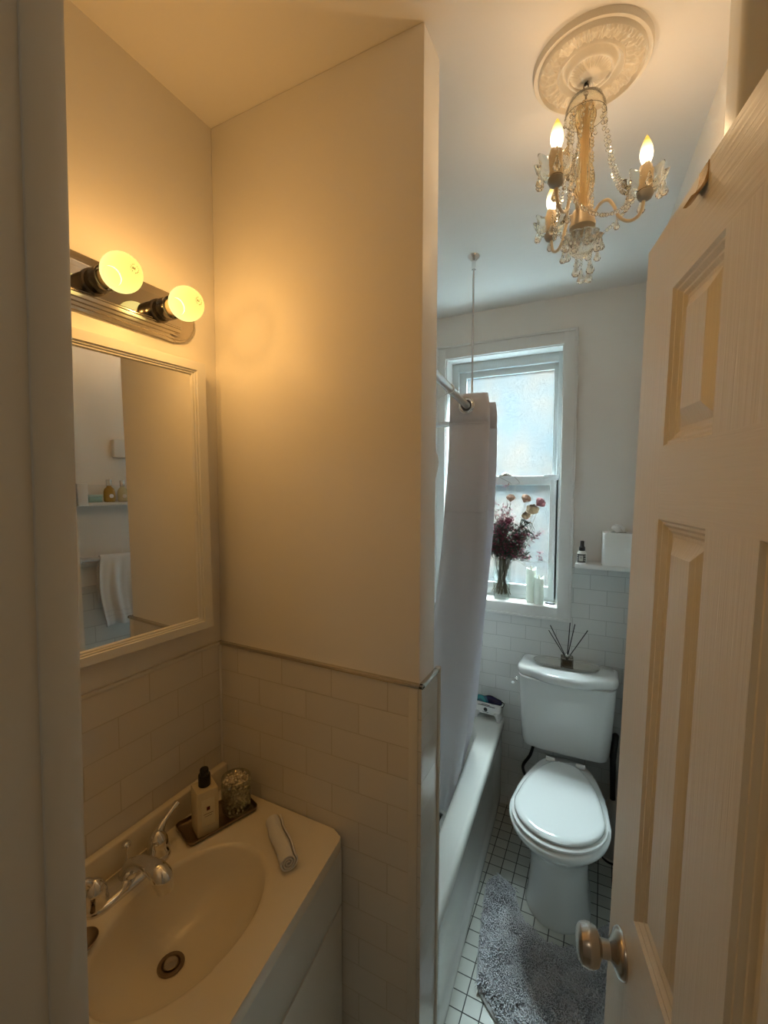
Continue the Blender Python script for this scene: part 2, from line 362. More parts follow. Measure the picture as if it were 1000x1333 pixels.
box(bm, OX0-.002, OX0+.004, WY-.01, WY+.10, OZ0, OZ1+.002); box(bm, OX1-.004, OX1+.002, WY-.01, WY+.10, OZ0, OZ1+.002); box(bm, OX0+.004, OX1-.004, WY-.01, WY+.10, OZ1-.004, OZ1+.002)
wobj('window_sill', bm, trim_m)
FX0, FX1, FZ0, FZ1, FY = -.728, -.200, 1.060, 2.235, 2.31
bm = B()
casing(bm, FY-.01, FY+.03, FX0+.016, FX1-.016, FZ0+.01, FZ1-.012, OX0, OX1, OZ0, OZ1, .002)
wobj('window_frame', bm, alu)
bm = B(); casing(bm, FY+.012, FY+.028, -.675, -.238, 1.675, 2.192, FX0+.014, FX1-.014, 1.640, FZ1-.008, .002)
us = wobj('upper_sash', bm, alu)
bm = B(); box(bm, -.678, -.235, FY+.018, FY+.022, 1.67, 2.195); wobj('upper_pane', bm, frost)
bm = B(); casing(bm, FY-.010, FY+.010, -.680, -.243, 1.122, 1.629, FX0+.016, FX1-.004, 1.068, 1.674, .002)
box(bm, -.27, -.204, FY-.013, FY-.006, 1.655, 1.680, .001)
wobj('lower_sash', bm, alu)
bm = B(); box(bm, -.683, -.240, FY-.002, FY+.002, 1.118, 1.633); wobj('lower_pane', bm, frost)
bm = B(); box(bm, -.49, -.43, FY-.012, FY+.004, 1.674, 1.680, .001); box(bm, -.47, -.45, FY-.010, FY+.002, 1.68, 1.690, .002); tube(bm, [(-.475, FY-.006, 1.683), (-.46, FY-.012, 1.690), (-.44, FY-.012, 1.684)], .003, 6)
wobj('sash_lock', bm, nickel)

# ------------------------------------------------------------------ door
door = bpy.data.objects.new('door_1', None); COL.objects.link(door); door['kind'] = 'structure'
hd = radians(12); u = Vector((sin(hd), -cos(hd), 0)); w = Vector((.0222, 0, 1)).normalized(); yv = w.cross(u).normalized()
Mw = Matrix((u, yv, w)).transposed().to_4x4(); Mw.translation = Vector((.054, .807, 1.98))-w*1.98
door.matrix_world = Mw
bm = B()
xs = [0, .115, .255, .355, .495, .61]; zs = [.012, .25, .80, .997, 1.577, 1.675, 1.88, 1.98]
def quad(bm, pts): bm.faces.new([bm.verts.new(p) for p in pts])
for i in range(5):
    for j in range(7):
        x0, x1, z0, z1 = xs[i], xs[i+1], zs[j], zs[j+1]
        if i in (1, 3) and j in (1, 3, 5):
            prof = [(0, 0), (.003, .004), (.006, .004), (.010, .009), (.013, .009), (.017, .0125), (.022, .013), (.042, .003), (.044, .003)]
            rr = [[(x0+a, d, z0+a), (x1-a, d, z0+a), (x1-a, d, z1-a), (x0+a, d, z1-a)] for a, d in prof]
            loft(bm, rr, False, True)
        else: quad(bm, [(x0, 0, z0), (x1, 0, z0), (x1, 0, z1), (x0, 0, z1)])
T_ = .034; W_, Z0_, Z1_ = .61, .012, 1.98
quad(bm, [(0, T_, Z0_), (W_, T_, Z0_), (W_, T_, Z1_), (0, T_, Z1_)])
quad(bm, [(0, 0, Z0_), (0, T_, Z0_), (0, T_, Z1_), (0, 0, Z1_)]); quad(bm, [(W_, 0, Z0_), (W_, T_, Z0_), (W_, T_, Z1_), (W_, 0, Z1_)])
quad(bm, [(0, 0, Z1_), (W_, 0, Z1_), (W_, T_, Z1_), (0, T_, Z1_)]); quad(bm, [(0, 0, Z0_), (W_, 0, Z0_), (W_, T_, Z0_), (0, T_, Z0_)])
bmesh.ops.remove_doubles(bm, verts=bm.verts[:], dist=1e-5)
obj('door_leaf', bm, door_m, door, smooth=12)
bm = B()
KM = T(.073, 0, .901) @ RX(90)       # lathe axis points out of the door face
lathe(bm, [(.033, 0), (.033, .003), (.030, .008), (.022, .012), (.016, .015), (.0125, .018), (.0125, .030), (.018, .033), (.025, .036), (.0285, .044), (.0285, .052), (.026, .060), (.020, .064), (.008, .0655)], 40, KM)
obj('door_knob', bm, nickel, door)
bm = B(); box(bm, -.0015, .0005, .004, .030, .86, .945, .0005); box(bm, -.008, 0, .012, .022, .892, .912, .001); obj('latch_plate', bm, nickel, door)

# over-the-door hook near the latch corner
hk = thing('over_door_hook', 'metal hook strap over the top edge of the white panelled door', 'hook'); hk.matrix_world = Mw @ T(.188, 0, 1.98)
bm = B(); box(bm, -.014, .014, -.0025, -.0005, -.03, .0025, .0006); box(bm, -.014, .014, -.0025, T_+.0025, .0008, .0026, .0006); box(bm, -.014, .014, T_+.0008, T_+.0026, -.05, .0025, .0006)
obj('strap', bm, white_pl, hk)
bm = B()
pth = spline([(0, -.0026, -.001), (0, -.0032, -.012), (0, -.0065, -.024), (0, -.0125, -.033), (0, -.0175, -.037)], 5)
rings = [[p+Vector((dx, dy, 0)) for dx, dy in ((-.012, -.0018), (.012, -.0018), (.012, .0018), (-.012, .0018))] for p in pth]
loft(bm, rings); obj('hook', bm, mat('hook_brass', (.45, .30, .14), .25, metal=1), hk, smooth=30)

# ------------------------------------------------------------------ bathtub
def tubx(y): return -.365-(y-1.04)*.0508          # outer rim line
RZT = .458
tub = thing('bathtub', 'white enamel bathtub along the left wall under the window', 'bathtub', (-.64, 1.55, 0))
tm = T(.64, -1.55, 0)
bm = B()
y0, y1 = PB+.01, WY-TT-.002; xl = LX+TT+.001
def tring(off, z, inner=0, r=.012):
    a, b = y0+off, y1-off
    return a, b
outer = lambda dx, z: [(xl, y0, z), (tubx(y0)-dx, y0, z), (tubx(1.5)-dx, 1.5, z), (tubx(y1)-dx, y1, z), (xl, y1, z)]
# inner basin outlines as rounded quads matched by angle
def basin(inset_out, inset_end, inset_wall, z, r, n=12):
    P = []
    c = [(tubx(y1-inset_end)-inset_out, y1-inset_end-.03, 0), (xl+inset_wall, y1-inset_end-.03, 90), (xl+inset_wall, y0+inset_end, 180), (tubx(y0+inset_end)-inset_out, y0+inset_end, 270)]
    for (cx, cy, a) in c:
        sx = -1 if a in (0, 270) else 1; sy = -1 if a in (0, 90) else 1
        for k in range(n+1):
            t = radians(a+90*k/n); P.append((cx+sx*r+r*cos(t), cy+sy*r+r*sin(t), z))
    return P
def outring(dx, z, n=12):
    P = []; r = .004
    for (cx, cy, a) in ((tubx(y1)-dx, y1, 0), (xl, y1, 90), (xl, y0, 180), (tubx(y0)-dx, y0, 270)):
        sx = -1 if a in (0, 270) else 1; sy = -1 if a in (0, 90) else 1
        for k in range(n+1):
            t = radians(a+90*k/n); P.append((cx+sx*r+r*cos(t), cy+sy*r+r*sin(t), z))
    return P
rings = [outring(.004, .405), outring(0, .412), outring(0, RZT-.016), outring(.004, RZT-.006), outring(.012, RZT-.001), outring(.020, RZT),
         basin(.080, .075, .05, RZT, .13), basin(.090, .085, .058, RZT-.005, .13), basin(.100, .10, .068, RZT-.03, .13), basin(.13, .15, .10, .15, .12), basin(.17, .20, .14, .10, .10), basin(.20, .28, .18, .09, .06)]
loft(bm, rings, False, True)
bm.transform(tm); obj('tub_shell', bm, tub_m, tub, smooth=50)
bm = B()
# apron: flat skirt with an embossed recessed panel and kick base
def skx(y, d): return tubx(y)-d
ys = [y0, 1.10, 1.12, 1.16, 2.04, 2.08, 2.10, y1]; zz = [.0, .05, .062, .085, .335, .358, .37, .42]
dep = lambda i, j: .020 if (2 <= i <= 5 and 2 <= j <= 5) else .012
vs = [[bm.verts.new((skx(y, (.026 if (3 <= i <= 4 and 3 <= j <= 4) else (.020 if (2 <= i <= 5 and 2 <= j <= 5) else .012)) if j > 0 else .016), y, z)) for j, z in enumerate(zz)] for i, y in enumerate(ys)]
for i in range(len(ys)-1):
    for j in range(len(zz)-1): bm.faces.new((vs[i][j], vs[i+1][j], vs[i+1][j+1], vs[i][j+1]))
bk = [[bm.verts.new((skx(y, .05), y, z)) for z in (0, .42)] for y in (y0, y1)]
bm.faces.new((bk[0][0], bk[1][0], bk[1][1], bk[0][1]))
bm.transform(tm); ap = obj('apron', bm, tub_m, tub, smooth=60)

# ------------------------------------------------------------------ toilet
TX = -.122
toi = thing('toilet', 'white two-piece toilet with closed lid below the window', 'toilet', (TX, 1.85, 0))
def egg(y_f, y_b, wy, hw, wb, z, n=48, p=2.0):
    """outline: front half ellipse, back tapering to half width wb at y_b (local y, world minus 1.85)"""
    P = []
    for k in range(n):
        t = 2*pi*k/n; s, c = sin(t), cos(t)
        if s <= 0:      # front
            P.append((hw*c, wy+(wy-y_f)*s, z))
        else:
            e = 3.2
            x = abs(c)**(2/e)*(1 if c >= 0 else -1); y = abs(s)**(2/e)
            ww = hw+(wb-hw)*y**1.3
            P.append((ww*x, wy+(y_b-wy)*y, z))
    return [(x, y-1.85, z) for x, y, z in P]
bm = B()
rings = [egg(1.635, 2.03, 1.76, .118, .11, 0), egg(1.635, 2.03, 1.76, .118, .11, .012), egg(1.645, 2.03, 1.76, .110, .10, .03), egg(1.648, 2.03, 1.77, .105, .095, .12), egg(1.640, 2.03, 1.77, .106, .095, .20),
         egg(1.615, 2.04, 1.76, .117, .095, .26), egg(1.575, 2.05, 1.73, .138, .10, .31), egg(1.530, 2.06, 1.71, .160, .11, .345), egg(1.502, 2.07, 1.70, .172, .115, .375), egg(1.494, 2.08, 1.70, .176, .12, .392),
         egg(1.496, 2.08, 1.70, .175, .12, .400), egg(1.506, 2.07, 1.70, .167, .115, .404), egg(1.56, 2.05, 1.72, .10, .08, .404)]
loft(bm, rings); obj('bowl', bm, porcelain, toi, smooth=60)
bm = B()
rings = [egg(1.512, 1.985, 1.68, .160, .10, .405), egg(1.506, 1.985, 1.68, .165, .10, .409), egg(1.506, 1.985, 1.68, .165, .10, .416), egg(1.512, 1.985, 1.68, .160, .096, .420)]
loft(bm, rings); obj('seat', bm, white_pl, toi, smooth=50)
bm = B()
rings = [egg(1.524, 1.985, 1.68, .151, .094, .4215), egg(1.518, 1.985, 1.68, .156, .096, .426), egg(1.518, 1.985, 1.68, .156, .096, .431), egg(1.526, 1.98, 1.68, .150, .092, .4375), egg(1.545, 1.97, 1.68, .136, .084, .440), egg(1.60, 1.92, 1.69, .09, .06, .4415)]
loft(bm, rings); obj('lid', bm, porcelain, toi, smooth=50)
for s in (-.06, .06):
    bm = B(); tube(bm, [(s-.018, .142, .43), (s+.018, .142, .43)], .011, 12); obj('hinge', bm, white_pl, toi)
# tank, slightly narrower towards its foot, bowed front
def tankring(hw, yf, z, r=.045, bow=.012, n=10):
    yb = 2.20; P = []
    for (cx, cy, a) in ((hw, yb, 0), (-hw, yb, 90), (-hw, yf, 180), (hw, yf, 270)):
        rr = .015 if a < 180 else r
        sx = -1 if cx > 0 else 1; sy = -1 if cy > 2.1 else 1
        for k in range(n+1):
            t = radians(a+90*k/n); P.append([cx+sx*rr+rr*cos(t), cy+sy*rr+rr*sin(t), z])
    Q = []
    for i, p in enumerate(P): Q.append(p)
    # subdivide the front edge for the bow
    out = []
    for i, p in enumerate(Q):
        out.append(p)
        q = Q[(i+1) % len(Q)]
        if p[1] < 2.08 and q[1] < 2.08 and abs(p[0]-q[0]) > .1:
            for k in range(1, 12): out.append([p[0]+(q[0]-p[0])*k/12, p[1], z])
    for p in out:
        if p[1] < yf+r: p[1] -= bow*max(0, 1-(p[0]/hw)**2)
    return [(x-.012, y-1.85, z) for x, y, z in out]
bm = B()
loft(bm, [tankring(.165, 2.05, .440), tankring(.178, 2.035, .447), tankring(.183, 2.03, .47), tankring(.193, 2.022, .62), tankring(.200, 2.018, .765)])
obj('tank', bm, porcelain, toi, smooth=50)
def lidring(grow, z, n=10):
    hw = .207+grow; yb = 2.207; P = []
    for (cx, cy, a) in ((hw, yb, 0), (-hw, yb, 90)):
        rr = .02
        sx = -1 if cx > 0 else 1
        for k in range(n+1):
            t = radians(a+90*k/n); P.append((cx+sx*rr+rr*cos(t), cy-rr+rr*sin(t)+grow*.2, z))
    # left lobe, stepped bow front, right lobe
    F = [(-hw, 2.13), (-hw, 2.08-grow*.4), (-hw+.018, 2.042-grow*.8), (-.150, 2.028-grow), (-.118, 2.016-grow), (-.09, 1.998-grow), (-.06, 1.990-grow), (0, 1.986-grow), (.06, 1.990-grow), (.09, 1.998-grow), (.118, 2.016-grow), (.150, 2.028-grow), (hw-.018, 2.042-grow*.8), (hw, 2.08-grow*.4), (hw, 2.13)]
    P += [(p.x, p.y, z) for p in spline([(x, y, 0) for x, y in F], 4)]
    return [(x-.012, y-1.85, z) for x, y, z in P]
bm = B()
loft(bm, [lidring(-.012, .764), lidring(-.002, .766), lidring(.001, .772), lidring(.001, .790), lidring(-.004, .799), lidring(-.014, .803)])
obj('tank_lid', bm, porcelain, toi, smooth=55)
bm = B()
lathe(bm, [(.004, 0), (.013, .0), (.013, .006), (.009, .010), (.004, .011)], 20, T(-.214, .19, .742) @ RY(-90))
tube(bm, spline([(-.224, .19, .742), (-.228, .175, .742), (-.228, .15, .738)], 4), [.005]*8+[.007], 8)
fl = obj('flush_lever', bm, chrome, toi)
bm = B(); tube(bm, spline([(-.14, .24, .44), (-.155, .22, .38), (-.19, .24, .30), (-.17, .30, .20), (-.15, .34, .16)], 8), .007, 8); obj('supply_hose', bm, dark_m, toi)

# ------------------------------------------------------------------ tray and reed diffuser on the tank
TZ = .8035
tr = thing('oval_tray', 'oval silver tray lying on the toilet tank lid', 'tray', (-.140, 2.135, TZ), 0)
def stad(hx, hy, z, n=14):
    P = []
    for k in range(n+1):
        t = -pi/2+pi*k/n; P.append((hx-hy+hy*cos(t), hy*sin(t), z))
    for k in range(n+1):
        t = pi/2+pi*k/n; P.append((-hx+hy+hy*cos(t), hy*sin(t), z))
    return P
bm = B(); loft(bm, [stad(.125, .045, 0), stad(.138, .056, .006), stad(.142, .060, .011), stad(.139, .057, .0115), stad(.134, .052, .007), stad(.122, .042, .0025)])
obj('tray_body', bm, silver, tr, smooth=60)
df = thing('reed_diffuser', 'glass reed diffuser with five black reeds on the silver tray', 'reed diffuser', (-.135, 2.135, TZ+.0036), radians(8))
bm = B(); prism(bm, roundrect(-.026, .026, -.022, .022, .006), 0, .040, .002); obj('bottle', bm, glass_mat('smoked_glass', (.82, .80, .76), 0, .3), df)
bm = B(); prism(bm, roundrect(-.021, .021, -.017, .017, .004), .005, .024, .001); obj('oil', bm, mat('oil_dark', (.10, .08, .06), .1), df)
bm = B(); lathe(bm, [(.012, .040), (.012, .052), (.009, .054)], 20); obj('collar', bm, silver, df)
for tip in ((-.075, .0, .178), (-.082, -.02, .160), (.008, -.01, .200), (.030, .01, .190), (.083, .0, .170)):
    bm = B(); tube(bm, [(-tip[0]*.1, 0, .012), tip], .0021, 8); obj('reed', bm, dark_m, df)

# ------------------------------------------------------------------ shelf over the toilet
SZ = 1.281
sh_ = thing('wall_shelf', 'small white shelf on the window wall right of the casing', 'shelf', (.01, 2.165, SZ-.02))
bm = B(); box(bm, -.121, .124, -.055, .054, 0, .020, .003); obj('board', bm, trim_m, sh_)
tb = thing('tissue_box', 'white square tissue box cover on the shelf by the window', 'tissue box', (.056, 2.158, SZ), radians(3))
bm = B(); b = bmesh.new(); loft(b, [[(x, y, z) for x, y in roundrect(-.062, .062, -.045, .050, .012)] for z in (0, .142)]); 
es = [e for e in b.edges if e.verts[0].co.z > .1 and e.verts[1].co.z > .1]; bmesh.ops.bevel(b, geom=es, offset=.007, segments=3, profile=.5, affect='EDGES'); merge(bm, b)
obj('cover', bm, white_pl, tb)
bm = B(); lathe(bm, [(.030, .1425), (.030, .1428)], 24, Matrix.Diagonal((1, .55, 1, 1))); obj('slot', bm, mat('slot_dark', (.05, .05, .05), .8), tb)
bm = B()
rings = []
for j, (r, z) in enumerate(((.020, .1425), (.019, .152), (.022, .163), (.014, .172), (.003, .176))):
    rings.append([((r*(1+.35*sin(5*a+j)))*cos(a)*1.0-.004*j+.004, r*(.5+.15*cos(3*a+j))*sin(a), z+.003*sin(3*a)) for a in [2*pi*i/30 for i in range(30)]])
loft(bm, rings); obj('tissue', bm, mat('tissue_paper', (.85, .85, .84), .9), tb, smooth=70)
sb = thing('spray_bottle', 'small spray bottle with black cap and patterned label on the shelf', 'spray bottle', (-.086, 2.145, SZ), radians(-8))
bm = B(); lathe(bm, [(.018, 0), (.0195, .003), (.0195, .040), (.016, .050), (.010, .056), (.010, .06)], 28); obj('bottle', bm, mat('bottle_white', (.75, .74, .70), .3), sb)
bm = B(); lathe(bm, [(.013, .055), (.013, .071), (.0105, .073), (.0085, .078), (.0085, .097), (.007, .099)], 24); box(bm, -.003, .003, -.012, 0, .088, .094, .001); obj('sprayer_cap', bm, dark_m, sb)
# label: black ornate border round a pale shield
def arc_patch(bm, R, a0, a1, z0, z1, cx=0, n=8):
    va = [bm.verts.new((R*sin(radians(a0+(a1-a0)*i/n)), -R*cos(radians(a0+(a1-a0)*i/n)), z0)) for i in range(n+1)]
    vb = [bm.verts.new((v.co.x, v.co.y, z1)) for v in va]
    for i in range(n): bm.faces.new((va[i], va[i+1], vb[i+1], vb[i]))
bm = B(); arc_patch(bm, .0198, -62, 62, .005, .041); lb = obj('label', bm, mat('label_black', (.03, .03, .03), .5), sb)
bm = B(); arc_patch(bm, .0201, -26, 26, .010, .036); 
for k in range(9):
    a = -56+k*14
    if abs(a) > 28: arc_patch(bm, .0201, a-4, a+4, .008+.003*(k % 2), .014+.003*(k % 2), n=2); arc_patch(bm, .0201, a-4, a+4, .020, .026, n=2); arc_patch(bm, .0201, a-4, a+4, .031, .036, n=2)
lp = obj('label_panel', bm, mat('label_cream', (.6, .58, .52), .5), lb)
def text(name, s, size, mt, parent, M, ext=.0002, align='CENTER'):
    cu = bpy.data.curves.new(name, 'FONT'); cu.body = s; cu.size = size; cu.extrude = ext; cu.align_x = align; cu.align_y = 'CENTER'; cu.resolution_u = 3
    o = bpy.data.objects.new(name, cu); COL.objects.link(o)
    dg = bpy.context.evaluated_depsgraph_get(); me = bpy.data.meshes.new_from_object(o.evaluated_get(dg)); bpy.data.objects.remove(o)
    me.materials.clear(); me.materials.append(mt)
    me.transform(M); o = bpy.data.objects.new(name, me); COL.objects.link(o); o.parent = parent; return o
ink = mat('ink', (.03, .03, .03), .6)
text('label_text', 'V', .012, ink, lb, T(0, -.0203, .024) @ RX(90))
text('label_text', '\u2022\u2022\u2022', .006, ink, lb, T(0, -.0203, .0325) @ RX(90))

# ------------------------------------------------------------------ window sill: vase, dried flowers, candles, black clip
vs_ = thing('glass_vase', 'square clear glass vase on the window sill holding dried flowers', 'vase', (-.462, 2.268, OZ0), radians(12))
def sq(h, z, r=.006): return [(x, y, z) for x, y in roundrect(-h, h, -h, h, min(r, h*.6), 4)]
bm = B(); loft(bm, [sq(.036, 0), sq(.038, .003), sq(.0395, .05), sq(.046, .202), sq(.0475, .205), sq(.0435, .203), sq(.0365, .05), sq(.034, .018), sq(.002, .015, .001)]); obj('vase_body', bm, glass, vs_, smooth=40)
fb = thing('dried_flower_bouquet', 'dried bouquet of burgundy sprays and brown roses in the glass vase', 'bouquet', (-.462, 2.268, OZ0+.02))
rnd = random.Random(3)
stem_m = mat('dried_stem', (.10, .075, .045), .8, var=.3); burg = mat('burgundy_leaves', (.20, .030, .060), .75, var=.5); dkg = mat('dark_green_leaves', (.035, .045, .03), .75, var=.4)
rose_m = mat('dried_rose', (.30, .17, .11), .8, var=.35); rose2 = mat('pale_dried_rose', (.55, .40, .25), .8, var=.3); rose3 = mat('mauve_dried_rose', (.25, .09, .10), .8, var=.3)
bm = B(); sprays = []
for k in range(46):
    a = rnd.uniform(0, 2*pi); tx = rnd.gauss(0, .085); ty = rnd.uniform(-.07, .03); tz = rnd.uniform(.24, .46)-abs(tx)*.7
    if k < 6: tx = [-.14, -.07, .03, .12, .19, .10][k]; tz = [.48, .54, .57, .40, .34, .28][k]; ty = rnd.uniform(-.03, .02)
    p0 = (cos(a)*.022-tx*.14, sin(a)*.022, .004); 
    P = spline([p0, (tx*.22+cos(a)*.012, sin(a)*.014, .17), (tx*.6, ty*.6, .17+(tz-.17)*.5), (tx+rnd.uniform(-.02, .02), ty, tz)], 6)
    tube(bm, P, [.0017-.001*i/len(P) for i in range(len(P))], 5); sprays.append(P)
    for q in range(7):
        i = rnd.randint(9, len(P)-2); d = Vector((rnd.uniform(-1, 1), rnd.uniform(-.8, .5), rnd.uniform(.2, 1))).normalized()*rnd.uniform(.02, .055)
        c = P[i]+d*.5+Vector((0, 0, .004)); Q = [P[i], c, P[i]+d]; tube(bm, Q, [.0008, .0006, .0004], 4); sprays.append([P[i], P[i]+d*.33, P[i]+d*.66, P[i]+d])
for s in ((-.09, .50, -.11, .60), (.02, .545, -.02, .60), (.06, .55, .055, .60)):   # curled wisps at the top
    P = spline([(s[0], -.01, s[1]-.1), (s[0], -.01, s[1]), (s[0]+.02, -.01, s[1]+.02), (s[2], -.01, s[3])], 6); tube(bm, P, .0008, 4)
P = spline([(.12, -.01, .42), (.18, -.01, .45), (.205, -.01, .43), (.21, -.01, .385), (.20, -.01, .37)], 6); tube(bm, P, .0009, 4)
obj('stem', bm, stem_m, fb)
def leaves(pred, n, sz, seed):
    r = random.Random(seed); bm = bmesh.new()
    for _ in range(n):
        P = r.choice(sprays); i = r.randint(len(P)//3, len(P)-1); p = P[i]+Vector((r.gauss(0, .006), r.gauss(0, .006), r.gauss(0, .006)))
        if p.z < .19 or not pred(p, r): continue
        d = Vector((r.gauss(0, 1), r.gauss(0, 1), r.gauss(.5, .8))).normalized(); s = d.orthogonal().normalized(); s = (s*cos(r.uniform(0, 6))+d.cross(s)*sin(r.uniform(0, 6))).normalized()
        l = sz*r.uniform(.6, 1.5); ww = l*.16
        v = [bm.verts.new(q) for q in (p, p+d*l*.5+s*ww, p+d*l+d.cross(s)*l*.2, p+d*l*.5-s*ww)]; c = bm.verts.new(p+d*l*.45+d.cross(s)*ww*.7)
        for a, b in ((0, 1), (1, 2), (2, 3), (3, 0)): bm.faces.new((v[a], v[b], c))
    return bm
o = obj('burgundy_foliage', leaves(lambda p, r: r.random() < .85, 4800, .014, 5), burg, fb, smooth=0); o['kind'] = 'stuff'
o = obj('dark_foliage', leaves(lambda p, r: p.z < .36 and p.x < .13, 4200, .019, 6), dkg, fb, smooth=0); o['kind'] = 'stuff'
bm = B()
for _ in range(9):
    a = rnd.uniform(0, 6.28); x = rnd.uniform(.05, .12); P = spline([(x, -.03, .30+rnd.uniform(-.05, .08)), (x+.025, -.04, .35+rnd.uniform(-.05, .05)), (x+.05, -.04, .33+rnd.uniform(-.03, .03)), (x+.055, -.04, .31)], 4)
    rings = [[p+Vector((0, -.002, .004)), p+Vector((0, -.004, 0)), p+Vector((0, .002, -.004)), p+Vector((0, .003, 0))] for p in P]; loft(bm, rings)
obj('curled_leaf', bm, dkg, fb)
def rose(c, R, mt, M=None):
    bm = bmesh.new(); r = random.Random(int(R*9e4)+int(c[0]*1e4))
    for ring, (n, rad, h) in enumerate(((7, 1.0, .75), (6, .82, .95), (5, .62, 1.05), (4, .4, 1.1), (3, .2, 1.1))):
        for k in range(n):
            a0 = 2*pi*k/n+ring*.6+r.uniform(-.2, .2); span = 2*pi/n*1.35
            grid = []
            for j in range(5):
                t = j/4; row = []
                for i in range(6):
                    a = a0+span*(i/5-.5); wv = 1+.12*sin(9*a+ring*2)*t
                    rr = R*rad*(.28+.72*math.sin(t*pi*.80))*wv; z = R*h*(t*1.5-.62)+R*.10*sin(5*a+ring)*t+ (R*.12 if i in (1, 4) else 0)*t
                    row.append(bm.verts.new((rr*cos(a), rr*sin(a), z)))
                grid.append(row)
            for j in range(4):
                for i in range(5): bm.faces.new((grid[j][i], grid[j][i+1], grid[j+1][i+1], grid[j+1][i]))
    lathe(bm, [(.001, -R*.55), (R*.3, -R*.42), (R*.45, -R*.15), (R*.3, R*.1)], 12)
    bm.transform(T(*c) @ (M or Matrix())); return obj('flower_head', bm, mt, fb, smooth=60)
def rel(px, pz): return (px+.462, -.008, pz-OZ0-.02)
rose(rel(-.424, 1.560), .022, rose_m, RY(5)); rose(rel(-.352, 1.557), .024, rose_m, RY(30)); rose(rel(-.286, 1.540), .026, rose3, RY(50)); rose(rel(-.318, 1.503), .030, rose2, RY(10) @ RX(40)); rose(rel(-.345, 1.475), .022, rose2, RY(-20) @ RX(50)); rose(rel(-.43, 1.445), .018, burg, RX(20))
bm = B()
for t in (rel(-.424, 1.54), rel(-.352, 1.54), rel(-.286, 1.525), rel(-.318, 1.48), rel(-.345, 1.46), rel(-.43, 1.43)):
    tube(bm, spline([(t[0]*-.1, 0, .01), (t[0]*.25, 0, .18), (t[0]*.75, -.01, t[2]*.75), t], 6), .0014, 6)
obj('flower_stem', bm, stem_m, fb)

def candle(x, y, h, r, label):
    c = thing('pillar_candle', label, 'candle', (x, y, OZ0), 0, 'white candles on the sill')
    bm = bmesh.new(); rings = []
    for rr, z in ((r*.96, 0), (r, .002), (r, h*.9)): rings.append([(rr*cos(a), rr*sin(a), z) for a in [2*pi*i/32 for i in range(32)]])
    rings.append([(r*cos(a), r*sin(a), h+.006*sin(a*2+1)+.003*sin(3*a)) for a in [2*pi*i/32 for i in range(32)]])
    rings.append([(r*.86*cos(a), r*.86*sin(a), h-.001+.006*sin(a*2+1)+.003*sin(3*a)) for a in [2*pi*i/32 for i in range(32)]])
    rings.append([(r*.7*cos(a), r*.7*sin(a), h-.016) for a in [2*pi*i/32 for i in range(32)]])
    loft(bm, rings); obj('wax_body', bm, wax, c, smooth=50)
    bm = B(); lathe(bm, [(.001, h-.017), (.004, h-.012), (.0055, h-.004), (.0035, h+.006), (.0004, h+.016)], 14, Matrix.Diagonal((1, .5, 1, 1))); obj('flame_tip', bm, mat('flame_plastic', (.75, .72, .62), .4), c)
    return c
candle(-.318, 2.268, .165, .0235, 'taller white pillar candle on the sill, right of the vase')
candle(-.277, 2.240, .130, .0225, 'shorter white pillar candle on the sill, in front of the taller one')
cl = thing('black_clip', 'small black rectangular remote lying at the sill corner', 'remote', (-.226, 2.262, OZ0), radians(-20))
bm = B(); box(bm, -.022, .022, -.012, .012, 0, .006, .002); obj('case', bm, dark_m, cl)
bm = B(); box(bm, -.012, .012, -.006, .006, .006, .0068, .0003); obj('button_panel', bm, mat('grey_panel', (.35, .36, .37), .5), cl)

# ------------------------------------------------------------------ wipes holder on the tub corner
wh = thing('wipes_holder', 'white four-legged plastic holder on the far bathtub corner', 'holder', (-.497, 2.160, RZT+.0005), radians(-4))
bm = B()
loft(bm, [[(x*s, y*s2, z) for x, y in roundrect(-.072, .072, -.026, .030, .016)] for s, s2, z in ((.86, .8, .030), (.92, .9, .036), (1.0, 1.0, .055), (1.06, 1.05, .086), (1.07, 1.06, .090), (1.0, .96, .089), (.9, .84, .05), (.86, .8, .04))])
obj('holder_body', bm, white_pl, wh, smooth=55)
for sx in (-1, 1):
    for sy in (-1, 1):
        bm = B(); tube(bm, [(sx*.050, sy*.016, .045), (sx*.056, sy*.018, .022), (sx*.058, sy*.019, .0125)], [.018, .012, .010], 14); lathe(bm, [(.006, 0), (.0095, .003), (.0105, .012), (.010, .016)], 14, T(sx*.058, sy*.019, 0)); obj('leg', bm, white_pl, wh)
bm = B(); lathe(bm, [(.0, 0), (.0095, 0), (.0095, .0006), (0, .0006)], 24, T(-.004, -.0275, .055) @ RX(90)); obj('emblem', bm, ink, wh)
for k, (s, z, wd) in enumerate(((0, .080, .040), (0, .074, .085), (0, .0425, .03))):
    x = -wd/2+(.0 if k == 1 else -.004); bm = B(); box(bm, x, x+wd, -.0292-.0008*(k < 2)*1.6, -.0270, z-.0005, z+.0005); obj('printed_line', bm, ink, wh)
wp = thing('wipes_packet', 'dark blue and teal packet of wipes in the white holder', 'wipes packet', (-.497, 2.160, RZT+.09), radians(-4))
bmw = bmesh.new()
N = 22; rr = []
for i in range(N):
    t = i/(N-1); x = -.070+.140*t; hh = .030*(sin(pi*min(1, max(0, t*.94+.03)))**.35)+.002*sin(14*t); dd = .020*(sin(pi*(t*.9+.05))**.3)
    rr.append([(x, dd*cos(a), -.012+hh*.62*(1+sin(a))+ (0.003*sin(7*t+2*a))) for a in [2*pi*k/16 for k in range(16)]])
loft(bmw, rr)
pm = bpy.data.materials.new('packet_print'); pm.use_nodes = True; nt = pm.node_tree; p = nt.nodes['Principled BSDF']; p.inputs['Roughness'].default_value = .25
